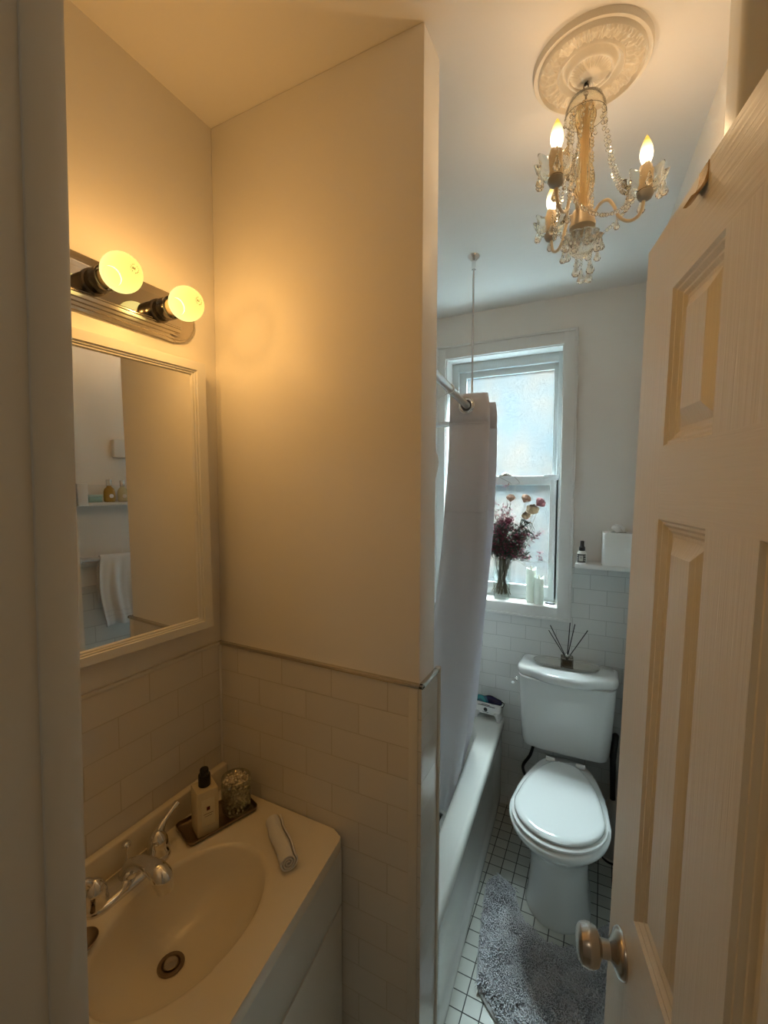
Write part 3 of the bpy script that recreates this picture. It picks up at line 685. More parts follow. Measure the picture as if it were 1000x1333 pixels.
tc = nt.nodes.new('ShaderNodeTexCoord'); gr = nt.nodes.new('ShaderNodeTexGradient'); gr.gradient_type = 'SPHERICAL'
mp = nt.nodes.new('ShaderNodeMapping'); mp.inputs['Location'].default_value = (.8, .3, .1); mp.inputs['Scale'].default_value = (22, 12, 24); nt.links.new(tc.outputs['Object'], mp.inputs[0]); nt.links.new(mp.outputs[0], gr.inputs[0])
cr = nt.nodes.new('ShaderNodeValToRGB'); cr.color_ramp.interpolation = 'CONSTANT'; e = cr.color_ramp.elements; e[0].position = 0; e[0].color = (.006, .008, .055, 1); e[1].position = .03; e[1].color = (.008, .09, .14, 1)
x_ = e.new(.30); x_.color = (.015, .22, .24, 1); x_ = e.new(.62); x_.color = (.02, .14, .20, 1)
nt.links.new(gr.outputs['Fac'], cr.inputs[0]); nt.links.new(cr.outputs[0], p.inputs['Base Color'])
obj('packet', bmw, pm, wp, smooth=50)
bm = B(); tube(bm, spline([(.060, -.018, -.008), (.080, -.020, -.004), (.084, -.016, .012), (.072, -.014, .018)], 5), .002, 6); obj('tear_loop', bm, dark_m, wp)

# ------------------------------------------------------------------ shower rod and curtain
RZ_ = 1.917
rodp = lambda y: -.415-(y-1.144)*.107
rod = thing('shower_rod', 'white L-shaped curtain rod hung from the ceiling over the bathtub', 'curtain rod', (-.45, 1.5, RZ_))
rM = T(.45, -1.5, -RZ_)
white_metal = mat('white_metal', (.72, .73, .74), .2, metal=.3)
bm = B(); pts = [(rodp(PB+.006), PB+.006, RZ_), (rodp(1.94), 1.94, RZ_)]+[(rodp(1.94)-.01-.09*(1-cos(t)), 1.94+.095*sin(t), RZ_) for t in [pi/2*k/8 for k in range(1, 9)]]+[(LX+.012, 2.040, RZ_)]
tube(bm, pts, .0125, 16); bm.transform(rM); obj('rod', bm, white_metal, rod)
mx_, my_ = -.469, 1.685
bm = B(); tube(bm, [(mx_, my_, RZ_), (mx_, my_, CZ-.004)], .0035, 10); bm.transform(rM); obj('hanger', bm, white_metal, rod)
bm = B(); lathe(bm, [(.006, -.022), (.010, -.018), (.022, -.008), (.024, -.001), (.022, -.0005)], 28, T(mx_, my_, CZ)); lathe(bm, [(.008, -.05), (.008, -.02)], 16, T(mx_, my_, CZ)); bm.transform(rM); obj('ceiling_flange', bm, chrome, rod)
bm = B(); lathe(bm, [(.028, 0), (.028, .004), (.016, .012)], 24, T(rodp(PB), PB+.0005, RZ_) @ RX(-90)); bm.transform(rM); obj('wall_flange', bm, chrome, rod)
bm = B(); lathe(bm, [(.028, 0), (.028, .004), (.016, .012)], 24, T(LX+.001, 2.04, RZ_) @ RY(90)); bm.transform(rM); obj('wall_flange', bm, chrome, rod)

cur = thing('shower_curtain', 'pale lilac shower curtain bunched on the rod, hanging into the bathtub', 'shower curtain', (-.46, 1.75, 1.95))
cM = T(.46, -1.75, -1.95)
RE = [(1.955, -.390), (1.915, -.384), (1.716, -.384), (1.427, -.391), (1.129, -.410), (.914, -.430), (.662, -.452), (.50, -.478), (.40, -.503), (.26, -.53)]
LE = [(1.955, -.528), (1.915, -.528), (1.714, -.533), (1.516, -.547), (1.368, -.558), (1.1, -.585), (.9, -.605), (.6, -.635), (.4, -.650), (.26, -.66)]
def interp(tab, z):
    for (a, b), (c, d) in zip(tab, tab[1:]):
        if a >= z >= c: return b+(d-b)*(a-z)/(a-c)
    return tab[-1][1] if z < tab[-1][0] else tab[0][1]
NP = 13
def curtain_x(k, z):      # fold crease k (even left, odd right)
    y = 1.60+k*.024*(1+.25*max(0, (1.2-z))); L_, R_ = interp(LE, z), interp(RE, z)
    base = L_ if k % 2 == 0 else R_
    jit = (.010*sin(k*2.3)+.006*sin(k*1.7+z*3)) * (1 if k > 1 else 0)
    mid = (L_+R_)/2; shift = (rodp(y)-rodp(1.60))
    ins = .88 if k > 1 else 1.0
    return mid+(base-mid)*ins+shift+jit, y
def curtain(zs, off=0, nper=10):
    bm = bmesh.new(); rows = []
    for z in zs:
        row = []
        for k in range(NP):
            x0, y0_ = curtain_x(k, z); x1, y1_ = curtain_x(k+1, z)
            for i in range(nper):
                t = i/nper; tt = .5-.5*cos(pi*t); s = t*.75+tt*.25
                bulge = .012*sin(pi*t)*(1 if k % 2 else -1)*(.4+.6*min(1, max(0, (1.9-z)/.5)))
                # the very first panel hangs flat and faces the door
                if k == 0: yy = y0_+(y1_-y0_)*t*.5; xx = x0+(x1-x0)*t; yy += .004*sin(t*9+z*5)*min(1, (1.955-z)*2)
                else: yy = y0_+(y1_-y0_)*t+bulge*.5 ; xx = x0+(x1-x0)*s
                row.append((xx, yy-off, z))
        rows.append(row)
    loft(bm, rows, False, False, closed=False); bm.transform(cM); return bm
zsc = [1.955-.01*i for i in range(4)]+[1.90-.05*i for i in range(32)]+[.33]
c_ = obj('curtain_cloth', curtain([z for z in zsc if z > .3]), curtain_m, cur, smooth=70)
sm = c_.modifiers.new('thick', 'SOLIDIFY'); sm.thickness = .0014
for a, b, nm, of in ((1.962, 1.852, 'header_band', .0018), (1.530, 1.522, 'seam', .0022), (1.857, 1.850, 'seam', .0032)):
    h_ = obj(nm, curtain([a, (a*2+b)/3, (a+2*b)/3, b], of), curtain_m, cur, smooth=70); s_ = h_.modifiers.new('thick', 'SOLIDIFY'); s_.thickness = .0016
for k in range(NP):
    y = 1.603+k*.024; ring = B(); torus(ring, .0225, .0042, T(rodp(y)-.0, y-.008, RZ_) @ RX(90) @ RY(0), 28, 8)
    if k == 0: lathe(ring, [(.0225, -.002), (.030, -.0015), (.030, .0005), (.0225, .001)], 28, T(rodp(y), y-.008, RZ_) @ RX(90), cap=False)
    ring.transform(cM); obj('grommet', ring, chrome, cur)
bm = B(); lathe(bm, [(.021, -.0004), (.021, .0004)], 24, T(rodp(1.6), 1.5995-.003, RZ_) @ RX(90)); bm.transform(cM); obj('grommet_opening', bm, mat('opening_dark', (.05, .05, .055), .5), cur)

# ------------------------------------------------------------------ bath mat
bmx = bpy.data.objects.new('bath_mat', None); COL.objects.link(bmx); bmx.location = (TX, 1.45, .001)
tag(bmx, 'grey shaggy contour bath mat on the tiled floor round the toilet foot', 'bath mat')
OUT = [(-.377, 1.60), (-.388, 1.69), (-.378, 1.745), (-.345, 1.765), (-.305, 1.755), (-.275, 1.72), (-.245, 1.655), (-.20, 1.60), (-.122, 1.575), (-.045, 1.60), (.0, 1.655), (.02, 1.71), (.06, 1.75), (.10, 1.765), (.135, 1.745), (.143, 1.69), (.135, 1.60), (.11, 1.45), (.09, 1.32), (.06, 1.24), (0, 1.20), (-.06, 1.19), (-.14, 1.20), (-.205, 1.235), (-.27, 1.275), (-.322, 1.325), (-.345, 1.40), (-.362, 1.50)]
OL = [(p.x-TX, p.y-1.45) for p in spline([(x, y, 0) for x, y in OUT]+[(OUT[0][0], OUT[0][1], 0)], 4)][:-1]
def offset_poly(P, d):
    out = []; n = len(P)
    for i in range(n):
        a = Vector(P[i-1]); b = Vector(P[(i+1) % n]); t = (b-a).normalized(); out.append((P[i][0]+t.y*-d, P[i][1]+t.x*d))
    return out
area = sum(a[0]*b[1]-b[0]*a[1] for a, b in zip(OL, OL[1:]+OL[:1])); sg = 1 if area > 0 else -1
in1 = offset_poly(OL, .006*sg)
bm = B(); loft(bm, [[(x, y, 0) for x, y in OL], [(x, y, .007) for x, y in OL], [(x, y, .010) for x, y in in1]]); mat_m = mat('mat_base', (.52, .52, .53), .95)
obj('backing', bm, mat_m, bmx, smooth=60)
pile_m = mat('mat_pile', (.80, .80, .83), .9, var=.12)
def inside(x, y, P):
    c = False; n = len(P)
    for i in range(n):
        x1, y1_ = P[i]; x2, y2 = P[(i+1) % n]
        if (y1_ > y) != (y2 > y) and x < (x2-x1)*(y-y1_)/(y2-y1_)+x1: c = not c
    return c
r = random.Random(11); verts = []; faces = []
cnt = 0
while cnt < 15000:
    x, y = r.uniform(-.28, .28), r.uniform(-.27, .33)
    if not inside(x, y, in1): continue
    cnt += 1
    nx = noise.noise(Vector((x*22, y*22, 0))); ny = noise.noise(Vector((x*22+9, y*22, 4)))
    d = Vector((nx*1.6+r.gauss(0, .35), ny*1.6+r.gauss(0, .35)-.3, 0)); L_ = r.uniform(.012, .022); wd = r.uniform(.0016, .0026)
    s = Vector((-d.y, d.x, 0)); s = s.normalized()*wd if s.length > 1e-4 else Vector((wd, 0, 0))
    p0 = Vector((x, y, .008)); p1 = p0+d*L_*.4+Vector((0, 0, L_*.6)); p2 = p1+d*L_*.5+Vector((0, 0, -L_*.02)); f = d.normalized()*wd if d.length > 1e-4 else Vector((0, wd, 0))
    b0 = len(verts)
    verts += [p0+s, p0-s*.5+f, p0-s*.5-f, p1+s, p1-s*.5+f, p1-s*.5-f, p2]
    for a, b in ((0, 1), (1, 2), (2, 0)): faces.append((b0+a, b0+b, b0+3+b, b0+3+a)); faces.append((b0+3+a, b0+3+b, b0+6))
me = bpy.data.meshes.new('pile'); me.from_pydata([tuple(v) for v in verts], [], faces); me.materials.append(pile_m)
for p in me.polygons: p.use_smooth = True
po_ = bpy.data.objects.new('pile', me); COL.objects.link(po_); po_.parent = bmx; po_['kind'] = 'stuff'

# ------------------------------------------------------------------ toilet brush
tbh = thing('toilet_brush', 'toilet brush with black handle in a pale holder beside the tank', 'toilet brush', (.070, 2.10, 0))
bm = B(); lathe(bm, [(.050, 0), (.052, .004), (.050, .012), (.046, .015), (.050, .12), (.045, .20), (.030, .245), (.018, .26)], 32, Matrix.Diagonal((.92, 1, 1, 1))); obj('holder', bm, mat('holder_grey', (.42, .41, .37), .3), tbh)
bm = B(); lathe(bm, [(.053, .0005), (.054, .006), (.053, .010)], 32, Matrix.Diagonal((.92, 1, 1, 1))); obj('base_rim', bm, dark_m, tbh)
bm = B(); tube(bm, spline([(-.004, 0, .25), (-.006, 0, .35), (-.008, 0, .45), (-.002, 0, .52), (.0, 0, .555)], 6), [.011]*6+[.012]*6+[.014]*6+[.013]*6+[.008], 14); obj('handle', bm, dark_m, tbh)

# ------------------------------------------------------------------ vanity
VT = .845
van = thing('vanity_cabinet', 'white bathroom vanity cabinet under the sink top in the alcove', 'cabinet', (-.68, .52, 0))
vM = T(.68, -.52, 0)
fx = lambda y: -.506+(.79-y)*.104          # cabinet front line
bm = B(); ztop = VT-.0262
prism(bm, [(-.875, .25), (fx(.25)-.016, .25), (fx(.25)-.016, .264), (-.875, .264)], .08, ztop); prism(bm, [(-.875, .789), (fx(.80)-.016, .789), (fx(.80)-.016, .803), (-.875, .803)], .08, ztop); prism(bm, [(fx(.25)-.030, .25), (fx(.25)-.0165, .25), (fx(.80)-.0165, .803), (fx(.80)-.030, .803)], .08, ztop); box(bm, -.875, -.868, .25, .80, .08, ztop); prism(bm, [(-.875, .25), (fx(.25)-.03, .25), (fx(.80)-.03, .803), (-.875, .803)], .08, .095); prism(bm, [(-.875, .26), (fx(.26)-.06, .26), (fx(.79)-.06, .79), (-.875, .79)], 0, .08); bm.transform(vM); obj('body', bm, cab_m, van, smooth=0)
def slab(y0, y1, z0, z1, d=.016):
    bm = B(); prism(bm, [(fx(y0)-d, y0), (fx(y0), y0), (fx(y1), y1), (fx(y1)-d, y1)], z0, z1, .0015); bm.transform(vM); return bm
obj('drawer_front', slab(.252, .802, .679, VT-.0335), cab_m, van, smooth=20)
for a, b in ((.252, .525), (.529, .802)):
    d_ = obj('door', slab(a, b, .085, .672), cab_m, van, smooth=20)
    k_ = B(); lathe(k_, [(.006, 0), (.005, .010), (.011, .016), (.012, .022), (.006, .026)], 20, T(fx(.527)+.0, .527+(-.03 if a < .4 else .03), .58) @ RY(90)); k_.transform(vM); obj('knob', k_, nickel, d_)

top = thing('sink_top', 'cream cultured marble sink top with oval basin in the alcove', 'sink', (-.68, .52, VT))
tM = T(.68, -.52, -VT)
OC = Vector((-.658, .512)); AX, AY = .118, .168
poly = [(-.8755, .236), (-.443, .236), (-.4625, .431), (-.4985, .782), (-.503, .793), (-.528, .8055), (-.8755, .8055)]
def raycast(a):
    d = Vector((cos(a), sin(a))); best = None
    for (x1, y1), (x2, y2) in zip(poly, poly[1:]+poly[:1]):
        e = Vector((x2-x1, y2-y1)); q = Vector((x1, y1))-OC; den = d.x*e.y-d.y*e.x
        if abs(den) < 1e-9: continue
        t = (q.x*e.y-q.y*e.x)/den; s = (q.x*d.y-q.y*d.x)/den
        if t > 0 and -1e-6 <= s <= 1+1e-6: best = t if best is None else min(best, t)
    return OC+d*best
NA = 96
angs = sorted([2*pi*i/NA for i in range(NA)]+[math.atan2(y-OC.y, x-OC.x) % (2*pi) for x, y in poly])
def oval(s, z, cx=OC.x, cy=OC.y, sy=None): return [(cx+AX*s*cos(a), cy+AY*(sy or s)*sin(a), z) for a in angs]
outer_p = [raycast(a) for a in angs]
mid = lambda p, s: OC+(p-OC)*s
rings = [[(p.x, p.y, VT-.026) for p in outer_p], [(p.x, p.y, VT-.004) for p in outer_p], [(mid(p, .994).x, mid(p, .994).y, VT) for p in outer_p]]
rings += [oval(1.05, VT), oval(1.0, VT-.002), oval(.975, VT-.008)]
for s, z, k in ((.95, .018, .05), (.90, .035, .12), (.82, .055, .25), (.72, .072, .42), (.58, .088, .62), (.42, .098, .8), (.26, .104, .93), (.15, .106, 1)):
    rings.append(oval(s, VT-z, OC.x-.032*k, OC.y-.007*k, s if s > .3 else s*.8))
bm = B(); loft(bm, rings, False, True)
# back splash along the wall
box(bm, -.8755, -.857, .236, .8055, VT-.002, .903, .003, 2)
bm.transform(tM); obj('basin_top', bm, cult_m, top, smooth=45)
dM = T(-.690, .505, VT-.1055) @ tM
bm = B(); lathe(bm, [(.010, .0), (.0225, .0), (.0235, .0015), (.0225, .003), (.016, .0032), (.014, .0005), (.0125, .0002)], 36, T(-.690, .505, VT-.1055)); bm.transform(tM); dr = obj('drain', bm, bronze, top, smooth=40)
bm = B(); lathe(bm, [(.004, .0008), (.0115, .001), (.0125, .0035), (.0115, .0052), (.004, .006)], 32, T(-.690, .505, VT-.1055)); bm.transform(tM); obj('stopper', bm, nickel, dr)

# faucet
fa = thing('faucet', 'two-handle chrome centerset faucet behind the basin', 'faucet', (-.818, .512, VT))
bm = B()
def fst(hx, hy, z, n=12):
    P = []
    for k in range(n+1): t = pi*k/n; P.append((hx*cos(t), hy-hx+hx*sin(t), z))
    for k in range(n+1): t = pi+pi*k/n; P.append((hx*cos(t), -hy+hx+hx*sin(t), z))
    return P
loft(bm, [fst(.028, .088, 0), fst(.028, .088, .004), fst(.026, .086, .009), fst(.021, .081, .012), fst(.012, .07, .0135)])
obj('base_plate', bm, chrome, fa, smooth=60)
bm = B()
P = spline([(0, 0, .008), (.008, 0, .032), (.035, 0, .050), (.070, 0, .056), (.096, 0, .050), (.106, 0, .036), (.108, 0, .026)], 6)
rad = [.020, .0185, .017, .0155, .0145, .014, .0135, .013, .0128, .0126, .0125, .0125, .0125, .0128, .013, .0135, .014, .0148, .0155, .016, .0165, .0172, .0178, .0182, .0184]
rad = rad+[.0186, .0188, .0186, .018, .0172, .0165, .016, .0155, .0152, .015, .0148, .0146]
tube(bm, P, rad[:len(P)], 24); obj('spout', bm, chrome, fa, smooth=60)
for s, tip in ((.064, (.0, .052, .080)), (-.064, (.0, -.056, .062))):
    bm = B(); lathe(bm, [(.024, .006), (.0235, .012), (.020, .018), (.0205, .026), (.019, .036), (.014, .047), (.007, .054), (.002, .056)], 28, T(0, s, 0))
    P = spline([(-.002, s, .040), (-.003, s+tip[1]*.25, .058), (-.004, s+tip[1]*.6, tip[2]*.86), (-.004, s+tip[1], tip[2])], 6)
    tube(bm, P, [.012-.0065*math.sin(min(1, i/(len(P)-1)*1.4)*pi/2)+(.0015 if i > len(P)-4 else 0) for i in range(len(P))], 14)
    obj('handle', bm, chrome, fa, smooth=60)
bm = B(); lathe(bm, [(.0025, .005), (.0025, .045), (.0045, .048), (.0085, .052), (.0085, .057), (.005, .061)], 16, T(-.024, .012, 0)); obj('lift_rod', bm, chrome, fa, smooth=60)

# soap dish at the doorway end of the sink
sd = thing('soap_dish', 'small dark metal dish on the sink edge, half hidden by the door jamb', 'soap dish', (-.765, .395, VT))
bm = B(); lathe(bm, [(.014, 0), (.020, .003), (.0255, .012), (.0245, .0125), (.019, .005), (.005, .004)], 28, Matrix.Diagonal((.9, 1, 1, 1))); obj('dish', bm, bronze, sd, smooth=60)

# vanity tray, lotion bottle, crystal jar, rolled towel
ta = thing('vanity_tray', 'rectangular bronze tray with raised rim on the sink corner', 'tray', (-.786, .706, VT+.0005), radians(71.8))
bm = B(); loft(bm, [[(x, y, z) for x, y in roundrect(-a, a, -b, b, r_)] for a, b, r_, z in ((.077, .037, .010, 0), (.081, .041, .012, .003), (.083, .0425, .013, .010), (.0815, .041, .012, .0103), (.079, .039, .011, .004), (.076, .036, .010, .0022))])
obj('tray_body', bm, bronze, ta, smooth=50)
cream_glass = mat('bottle_cream', (.72, .63, .42), .12, coat=.3)
lo = thing('lotion_bottle', 'square cream lotion bottle with black pump cap on the tray', 'lotion bottle', (-.788, .672, VT+.0028), radians(66))
bm = B(); loft(bm, [sq(.0225, 0, .003), sq(.0235, .001, .003), sq(.0235, .096, .003), sq(.0225, .099, .003), sq(.013, .101, .004)]); obj('bottle', bm, cream_glass, lo, smooth=30)
bm = B(); lathe(bm, [(.0105, .101), (.013, .102), (.013, .124), (.0125, .126), (.0095, .127), (.0095, .137), (.0085, .139), (.0005, .139)], 28); box(bm, -.002, .002, -.016, 0, .129, .134, .001); obj('pump_cap', bm, dark_m, lo, smooth=40)
bm = B(); box(bm, -.0145, .0145, -.0241, -.0236, .022, .082, .0001); lb2 = obj('label', bm, mat('label_pale', (.80, .73, .52), .5), lo)
bm = B(); box(bm, -.0035, .0035, -.0246, -.0241, .056, .064); box(bm, -.010, .010, -.0244, -.0241, .048, .0488); box(bm, -.008, .008, -.0244, -.0241, .043, .0436); obj('label_mark', bm, mat('label_maroon', (.10, .01, .01), .5), lb2)
ja = thing('glass_jar', 'clear glass tumbler on the tray filled with sparkling crystals', 'jar', (-.768, .746, VT+.0028))
bm = B(); lathe(bm, [(.027, 0), (.031, .003), (.0335, .02), (.034, .080), (.0335, .081), (.0325, .080), (.0315, .022), (.027, .008), (.001, .007)], 48); obj('jar_body', bm, glass, ja, smooth=50)
cy = B(); r = random.Random(5)
for _ in range(420):
    z = r.uniform(.010, .076); a = r.uniform(0, 6.28); q = .029*math.sqrt(r.random()); s = r.uniform(.0025, .0048)
    b = bmesh.new(); bmesh.ops.create_icosphere(b, subdivisions=1, radius=s); merge(cy, b, T(q*cos(a), q*sin(a), z+.012*max(0, 1-(q/.029)**2)*(z/.076)) @ Matrix.Rotation(r.uniform(0, 6), 4, Vector((r.random(), r.random(), r.random()))))
cb_ = obj('bath_crystals', cy, mat('bath_crystals', (.85, .78, .62), .06, metal=.55, spec=.9), None, smooth=0)
cb_.location = (-.768, .746, VT+.0028); cb_['kind'] = 'stuff'; tag(cb_, 'sparkling pale crystals filling the glass tumbler on the tray', 'crystals')
ro = thing('rolled_washcloth', 'rolled white washcloth lying on the sink top right of the basin', 'washcloth', (-.597, .702, VT+.022), math.atan2(.665-.739, -.542+.651))
bm = B()
SP = []
for i in range(90):
    t = i/89; a = t*2*pi*3.1; q = .0035+.0165*t; SP.append((q*cos(a), q*sin(a)*.95))
inn = [(x*(1-.0030/max(.004, math.hypot(x, y))), y*(1-.0030/max(.004, math.hypot(x, y)))) for x, y in SP]
sec = SP+inn[::-1]
rings = [[(L_, x+.0015*sin(L_*90), y+.001*sin(L_*130+3)) for x, y in sec] for L_ in [-.062+.124*i/14 for i in range(15)]]
b = bmesh.new(); loft(b, rings, False, False)
for e_, rg in ((0, rings[0]), (1, rings[-1])):
    n_ = len(SP); vv = [b.verts.new(p) for p in rg]
    for i in range(n_-1): b.faces.new((vv[i], vv[i+1], vv[2*n_-2-i], vv[2*n_-1-i]))
merge(bm, b); obj('cloth_roll', bm, towel_m, ro, smooth=60)

# ------------------------------------------------------------------ mirror cabinet
mi = bpy.data.objects.new('mirror_cabinet', None); COL.objects.link(mi); tag(mi, 'white framed mirror hanging above the sink, slightly ajar', 'mirror')
nn = Vector((1, -math.tan(radians(4)), math.tan(radians(1)))).normalized(); e1 = Vector((math.tan(radians(4)), 1, 0)).normalized(); e1 = (e1-nn*e1.dot(nn)).normalized(); e2 = nn.cross(e1)
MM = Matrix((nn, e1, e2)).transposed().to_4x4(); MM.translation = (-.862, .476, 1.59); mi.matrix_world = MM
bm = B()
YO0, YO1, ZO0, ZO1, YI0, YI1, ZI0, ZI1 = -.115, .277, -.309, .317, -.079, .240, -.279, .284
def frame_loft(bm, prof):   # prof: (t, x) t=0 outer..1 inner
    rr = []
    for t, x in prof:
        a, b_, c, d = YO0+(YI0-YO0)*t, YO1+(YI1-YO1)*t, ZO0+(ZI0-ZO0)*t, ZO1+(ZI1-ZO1)*t
        rr.append([(x, a, c), (x, b_, c), (x, b_, d), (x, a, d)])
    loft(bm, rr, False, False)
frame_loft(bm, [(0, -.018), (0, -.003), (.04, 0), (.62, 0), (.66, -.003), (.76, -.003), (.80, -.0055), (.9, -.0055), (.97, -.009), (1.0, -.0105)])
obj('frame', bm, trim_m, mi, smooth=25)
bm = B(); box(bm, -.014, -.0095, YI0-.004, YI1+.004, ZI0-.004, ZI1+.004); obj('mirror_glass', bm, mirror_m, mi, smooth=0)
bm = B(); box(bm, LX, -.8815, .41, .735, 1.30, 1.88); bm.transform(MM.inverted()); obj('back_box', bm, trim_m, mi, smooth=0)

# ------------------------------------------------------------------ vanity light bar
vl = thing('vanity_light', 'chrome ribbed light bar with two glowing globe bulbs above the mirror', 'wall light', (LX, .50, 1.995))
bm = B()
def lprof(y, s=1.0):
    P = [(.0, -.052), (.008, -.052), (.009, -.047), (.014, -.046), (.015, -.041), (.020, -.040), (.021, -.035), (.026, -.034), (.027, -.028), (.030, -.027), (.030, .027), (.027, .028), (.026, .034), (.021, .035), (.020, .040), (.015, .041), (.014, .046), (.009, .047), (.008, .052), (.0, .052)]
    return [(x*s, y, z*s) for x, z in P]
loft(bm, [lprof(-.26), lprof(.195)]); obj('ribbed_body', bm, mat('chrome_warm', (.62, .58, .52), .16, metal=1), vl, smooth=20)
bm = B(); box(bm, .030, .0312, -.258, .194, -.0245, .0245, .0006); obj('mirror_strip', bm, mat('chrome_mirror', (.55, .52, .48), .05, metal=1), vl, smooth=0)
bm = B(); lathe(bm, [(.05, 0), (.05, .008), (.046, .016), (.036, .022), (.02, .025)], 40, T(0, .195, 0) @ RY(90)); obj('end_cap', bm, nickel, vl, smooth=60)
sock = mat('socket_metal', (.16, .14, .12), .18, metal=1)
for (gy, gz) in ((.005, -.001), (.139, -.006)):
    bm = B(); lathe(bm, [(.024, 0), (.024, .004), (.021, .006), (.021, .018), (.0225, .020), (.0225, .040), (.0205, .041), (.0195, .030), (.004, .030)], 36, T(.0312, gy, gz) @ RY(90)); obj('socket', bm, sock, vl, smooth=40)
    bm = B(); lathe(bm, [(.0145, .028), (.0165, .036), (.0170, .048), (.0165, .058)], 28, T(.0312, gy, gz) @ RY(90), cap=False); obj('bulb_collar', bm, mat('bulb_collar', (.80, .62, .40), .5), vl, smooth=60)
    bm = B(); b = bmesh.new(); bmesh.ops.create_uvsphere(b, u_segments=40, v_segments=24, radius=.0335); merge(bm, b, Matrix.Diagonal((1.02, 1, 1, 1)))
    gb = obj('globe_bulb', bm, globe_glow, vl, smooth=80, loc=(.0312+.083, gy, gz))
    bm = B()
    for k in range(14):
        if k in (3, 10): continue
        a = 2*pi*k/14; q = .0068; box(bm, -.0012, .0012, -.0006, .0006, -.0003, .0003, 0, M=RZ(2) @ T(.0342*cos(q/.0335)-.0001, q*cos(a), q*sin(a)) @ RX(math.degrees(a)))
    for dy in (-.002, .0012): box(bm, .0338, .0342, dy-.0009, dy+.0009, -.0018, .0018)
    obj('etched_mark', bm, etch, gb)
    ld = bpy.data.lights.new('globe_filament', 'POINT'); ld.color = BULB_COL; ld.energy = GLOBE_W; ld.shadow_soft_size = .012
    lo_ = bpy.data.objects.new('globe_filament', ld); COL.objects.link(lo_); lo_.parent = vl; lo_.location = (.0312+.083, gy, gz)

# ------------------------------------------------------------------ ceiling medallion
md = thing('ceiling_medallion', 'round plaster ceiling medallion with leaf relief above the chandelier', 'ceiling medallion', (-.052, 1.048, CZ))
NR, NT = 74, 360; RR = .1135
def hgt(r_, a):
    q = r_/RR
    if q > .985: return .010*(1-(q-.985)/.015)
    if q > .90: return .010+.002*sin((q-.90)/.085*pi*.5)
    if q > .865: return .012+.008*sin((q-.865)/.035*pi)
    if q > .56:
        t = (q-.56)/.305; k = a*22/(2*pi); f = abs((k % 1)-.5)*2; lobe = (1-f**2)
        vein = .5+.5*cos(a*22*4+t*4*(1 if (k % 1) > .5 else -1)); edge = sin(pi*min(1, t*1.02))**.5
        return .007+.011*lobe*edge*(.45+.55*vein)+.005*max(0, sin(t*9+f*3))*edge
    if q > .52: return .013+.003*sin((q-.52)/.04*pi)
    if q > .475: return .013-.009*(.52-q)/.045
    if q > .44: return .004
    if q > .40: return .004+.014*(.44-q)/.04
    if q > .34: return .018+.003*sin((q-.34)/.06*pi)
    if q > .15: return .017+.002*cos(a*36)*sin((q-.15)/.19*pi)+.006*(.34-q)/.19
    return .023+.003*(.15-q)/.15
bm = B(); g = []
rs = [RR*(1-(i/NR)) for i in range(NR)]
for r_ in rs: g.append([bm.verts.new((r_*cos(2*pi*k/NT), r_*sin(2*pi*k/NT), -hgt(r_, 2*pi*k/NT))) for k in range(NT)])
for a, b in zip(g, g[1:]):
    for k in range(NT): bm.faces.new((a[k], a[(k+1) % NT], b[(k+1) % NT], b[k]))
bm.faces.new(g[-1]); obj('relief_disc', bm, plaster, md, smooth=60)

# ------------------------------------------------------------------ chandelier
CX, CY = -.060, 1.060
ch = thing('chandelier', 'small crystal chandelier with three lit candle bulbs and bead strands', 'chandelier', (CX, CY, CZ-.03))
z0_ = CZ-.03
def Z(z): return z-z0_
bm = B(); torus(bm, .0075, .0016, T(0, 0, Z(2.455)) @ RZ(30) @ RX(90) @ Matrix.Diagonal((.7, 1.35, 1, 1)), 18, 6); torus(bm, .006, .0014, T(0, 0, Z(2.468)) @ RZ(120) @ RX(90), 16, 6); lathe(bm, [(.002, Z(2.43)), (.002, Z(2.449))], 8); obj('hook_chain', bm, wire_m, ch, smooth=60)
bm = B(); lathe(bm, [(.006, Z(2.444)), (.020, Z(2.441)), (.033, Z(2.430)), (.040, Z(2.412)), (.041, Z(2.398)), (.0395, Z(2.398)), (.038, Z(2.412)), (.031, Z(2.428)), (.019, Z(2.438)), (.006, Z(2.441))], 40); obj('canopy_glass', bm, crystal, ch, smooth=60)
def fluted(bm, prof, seg=64, n=12, amp=.10):
    rr = []
    for r_, z in prof: rr.append([(r_*(1+amp*cos(n*a))*cos(a), r_*(1+amp*cos(n*a))*sin(a), z) for a in [2*pi*i/seg for i in range(seg)]])
    loft(bm, rr)
bm = B(); fluted(bm, [(.006, Z(2.418)), (.016, Z(2.414)), (.0195, Z(2.404)), (.0195, Z(2.392)), (.015, Z(2.378)), (.0115, Z(2.35)), (.0115, Z(2.325)), (.015, Z(2.30)), (.0195, Z(2.275)), (.020, Z(2.26)), (.016, Z(2.24)), (.010, Z(2.23)), (.014, Z(2.222)), (.013, Z(2.212)), (.008, Z(2.206))]); obj('glass_column', bm, column_glass, ch, smooth=60)
bm = B(); lathe(bm, [(.0045, Z(2.43)), (.0045, Z(2.41)), (.008, Z(2.40)), (.008, Z(2.23)), (.0045, Z(2.20))], 16); lathe(bm, [(.018, Z(2.420)), (.019, Z(2.416)), (.006, Z(2.408))], 24); obj('centre_rod', bm, cream_m, ch, smooth=60)
bm = B(); lathe(bm, [(.008, Z(2.212)), (.020, Z(2.206)), (.024, Z(2.198)), (.024, Z(2.184)), (.026, Z(2.180)), (.026, Z(2.172)), (.012, Z(2.166)), (.006, Z(2.156))], 36); obj('hub', bm, cream_m, ch, smooth=50)
bm = B(); rr = []
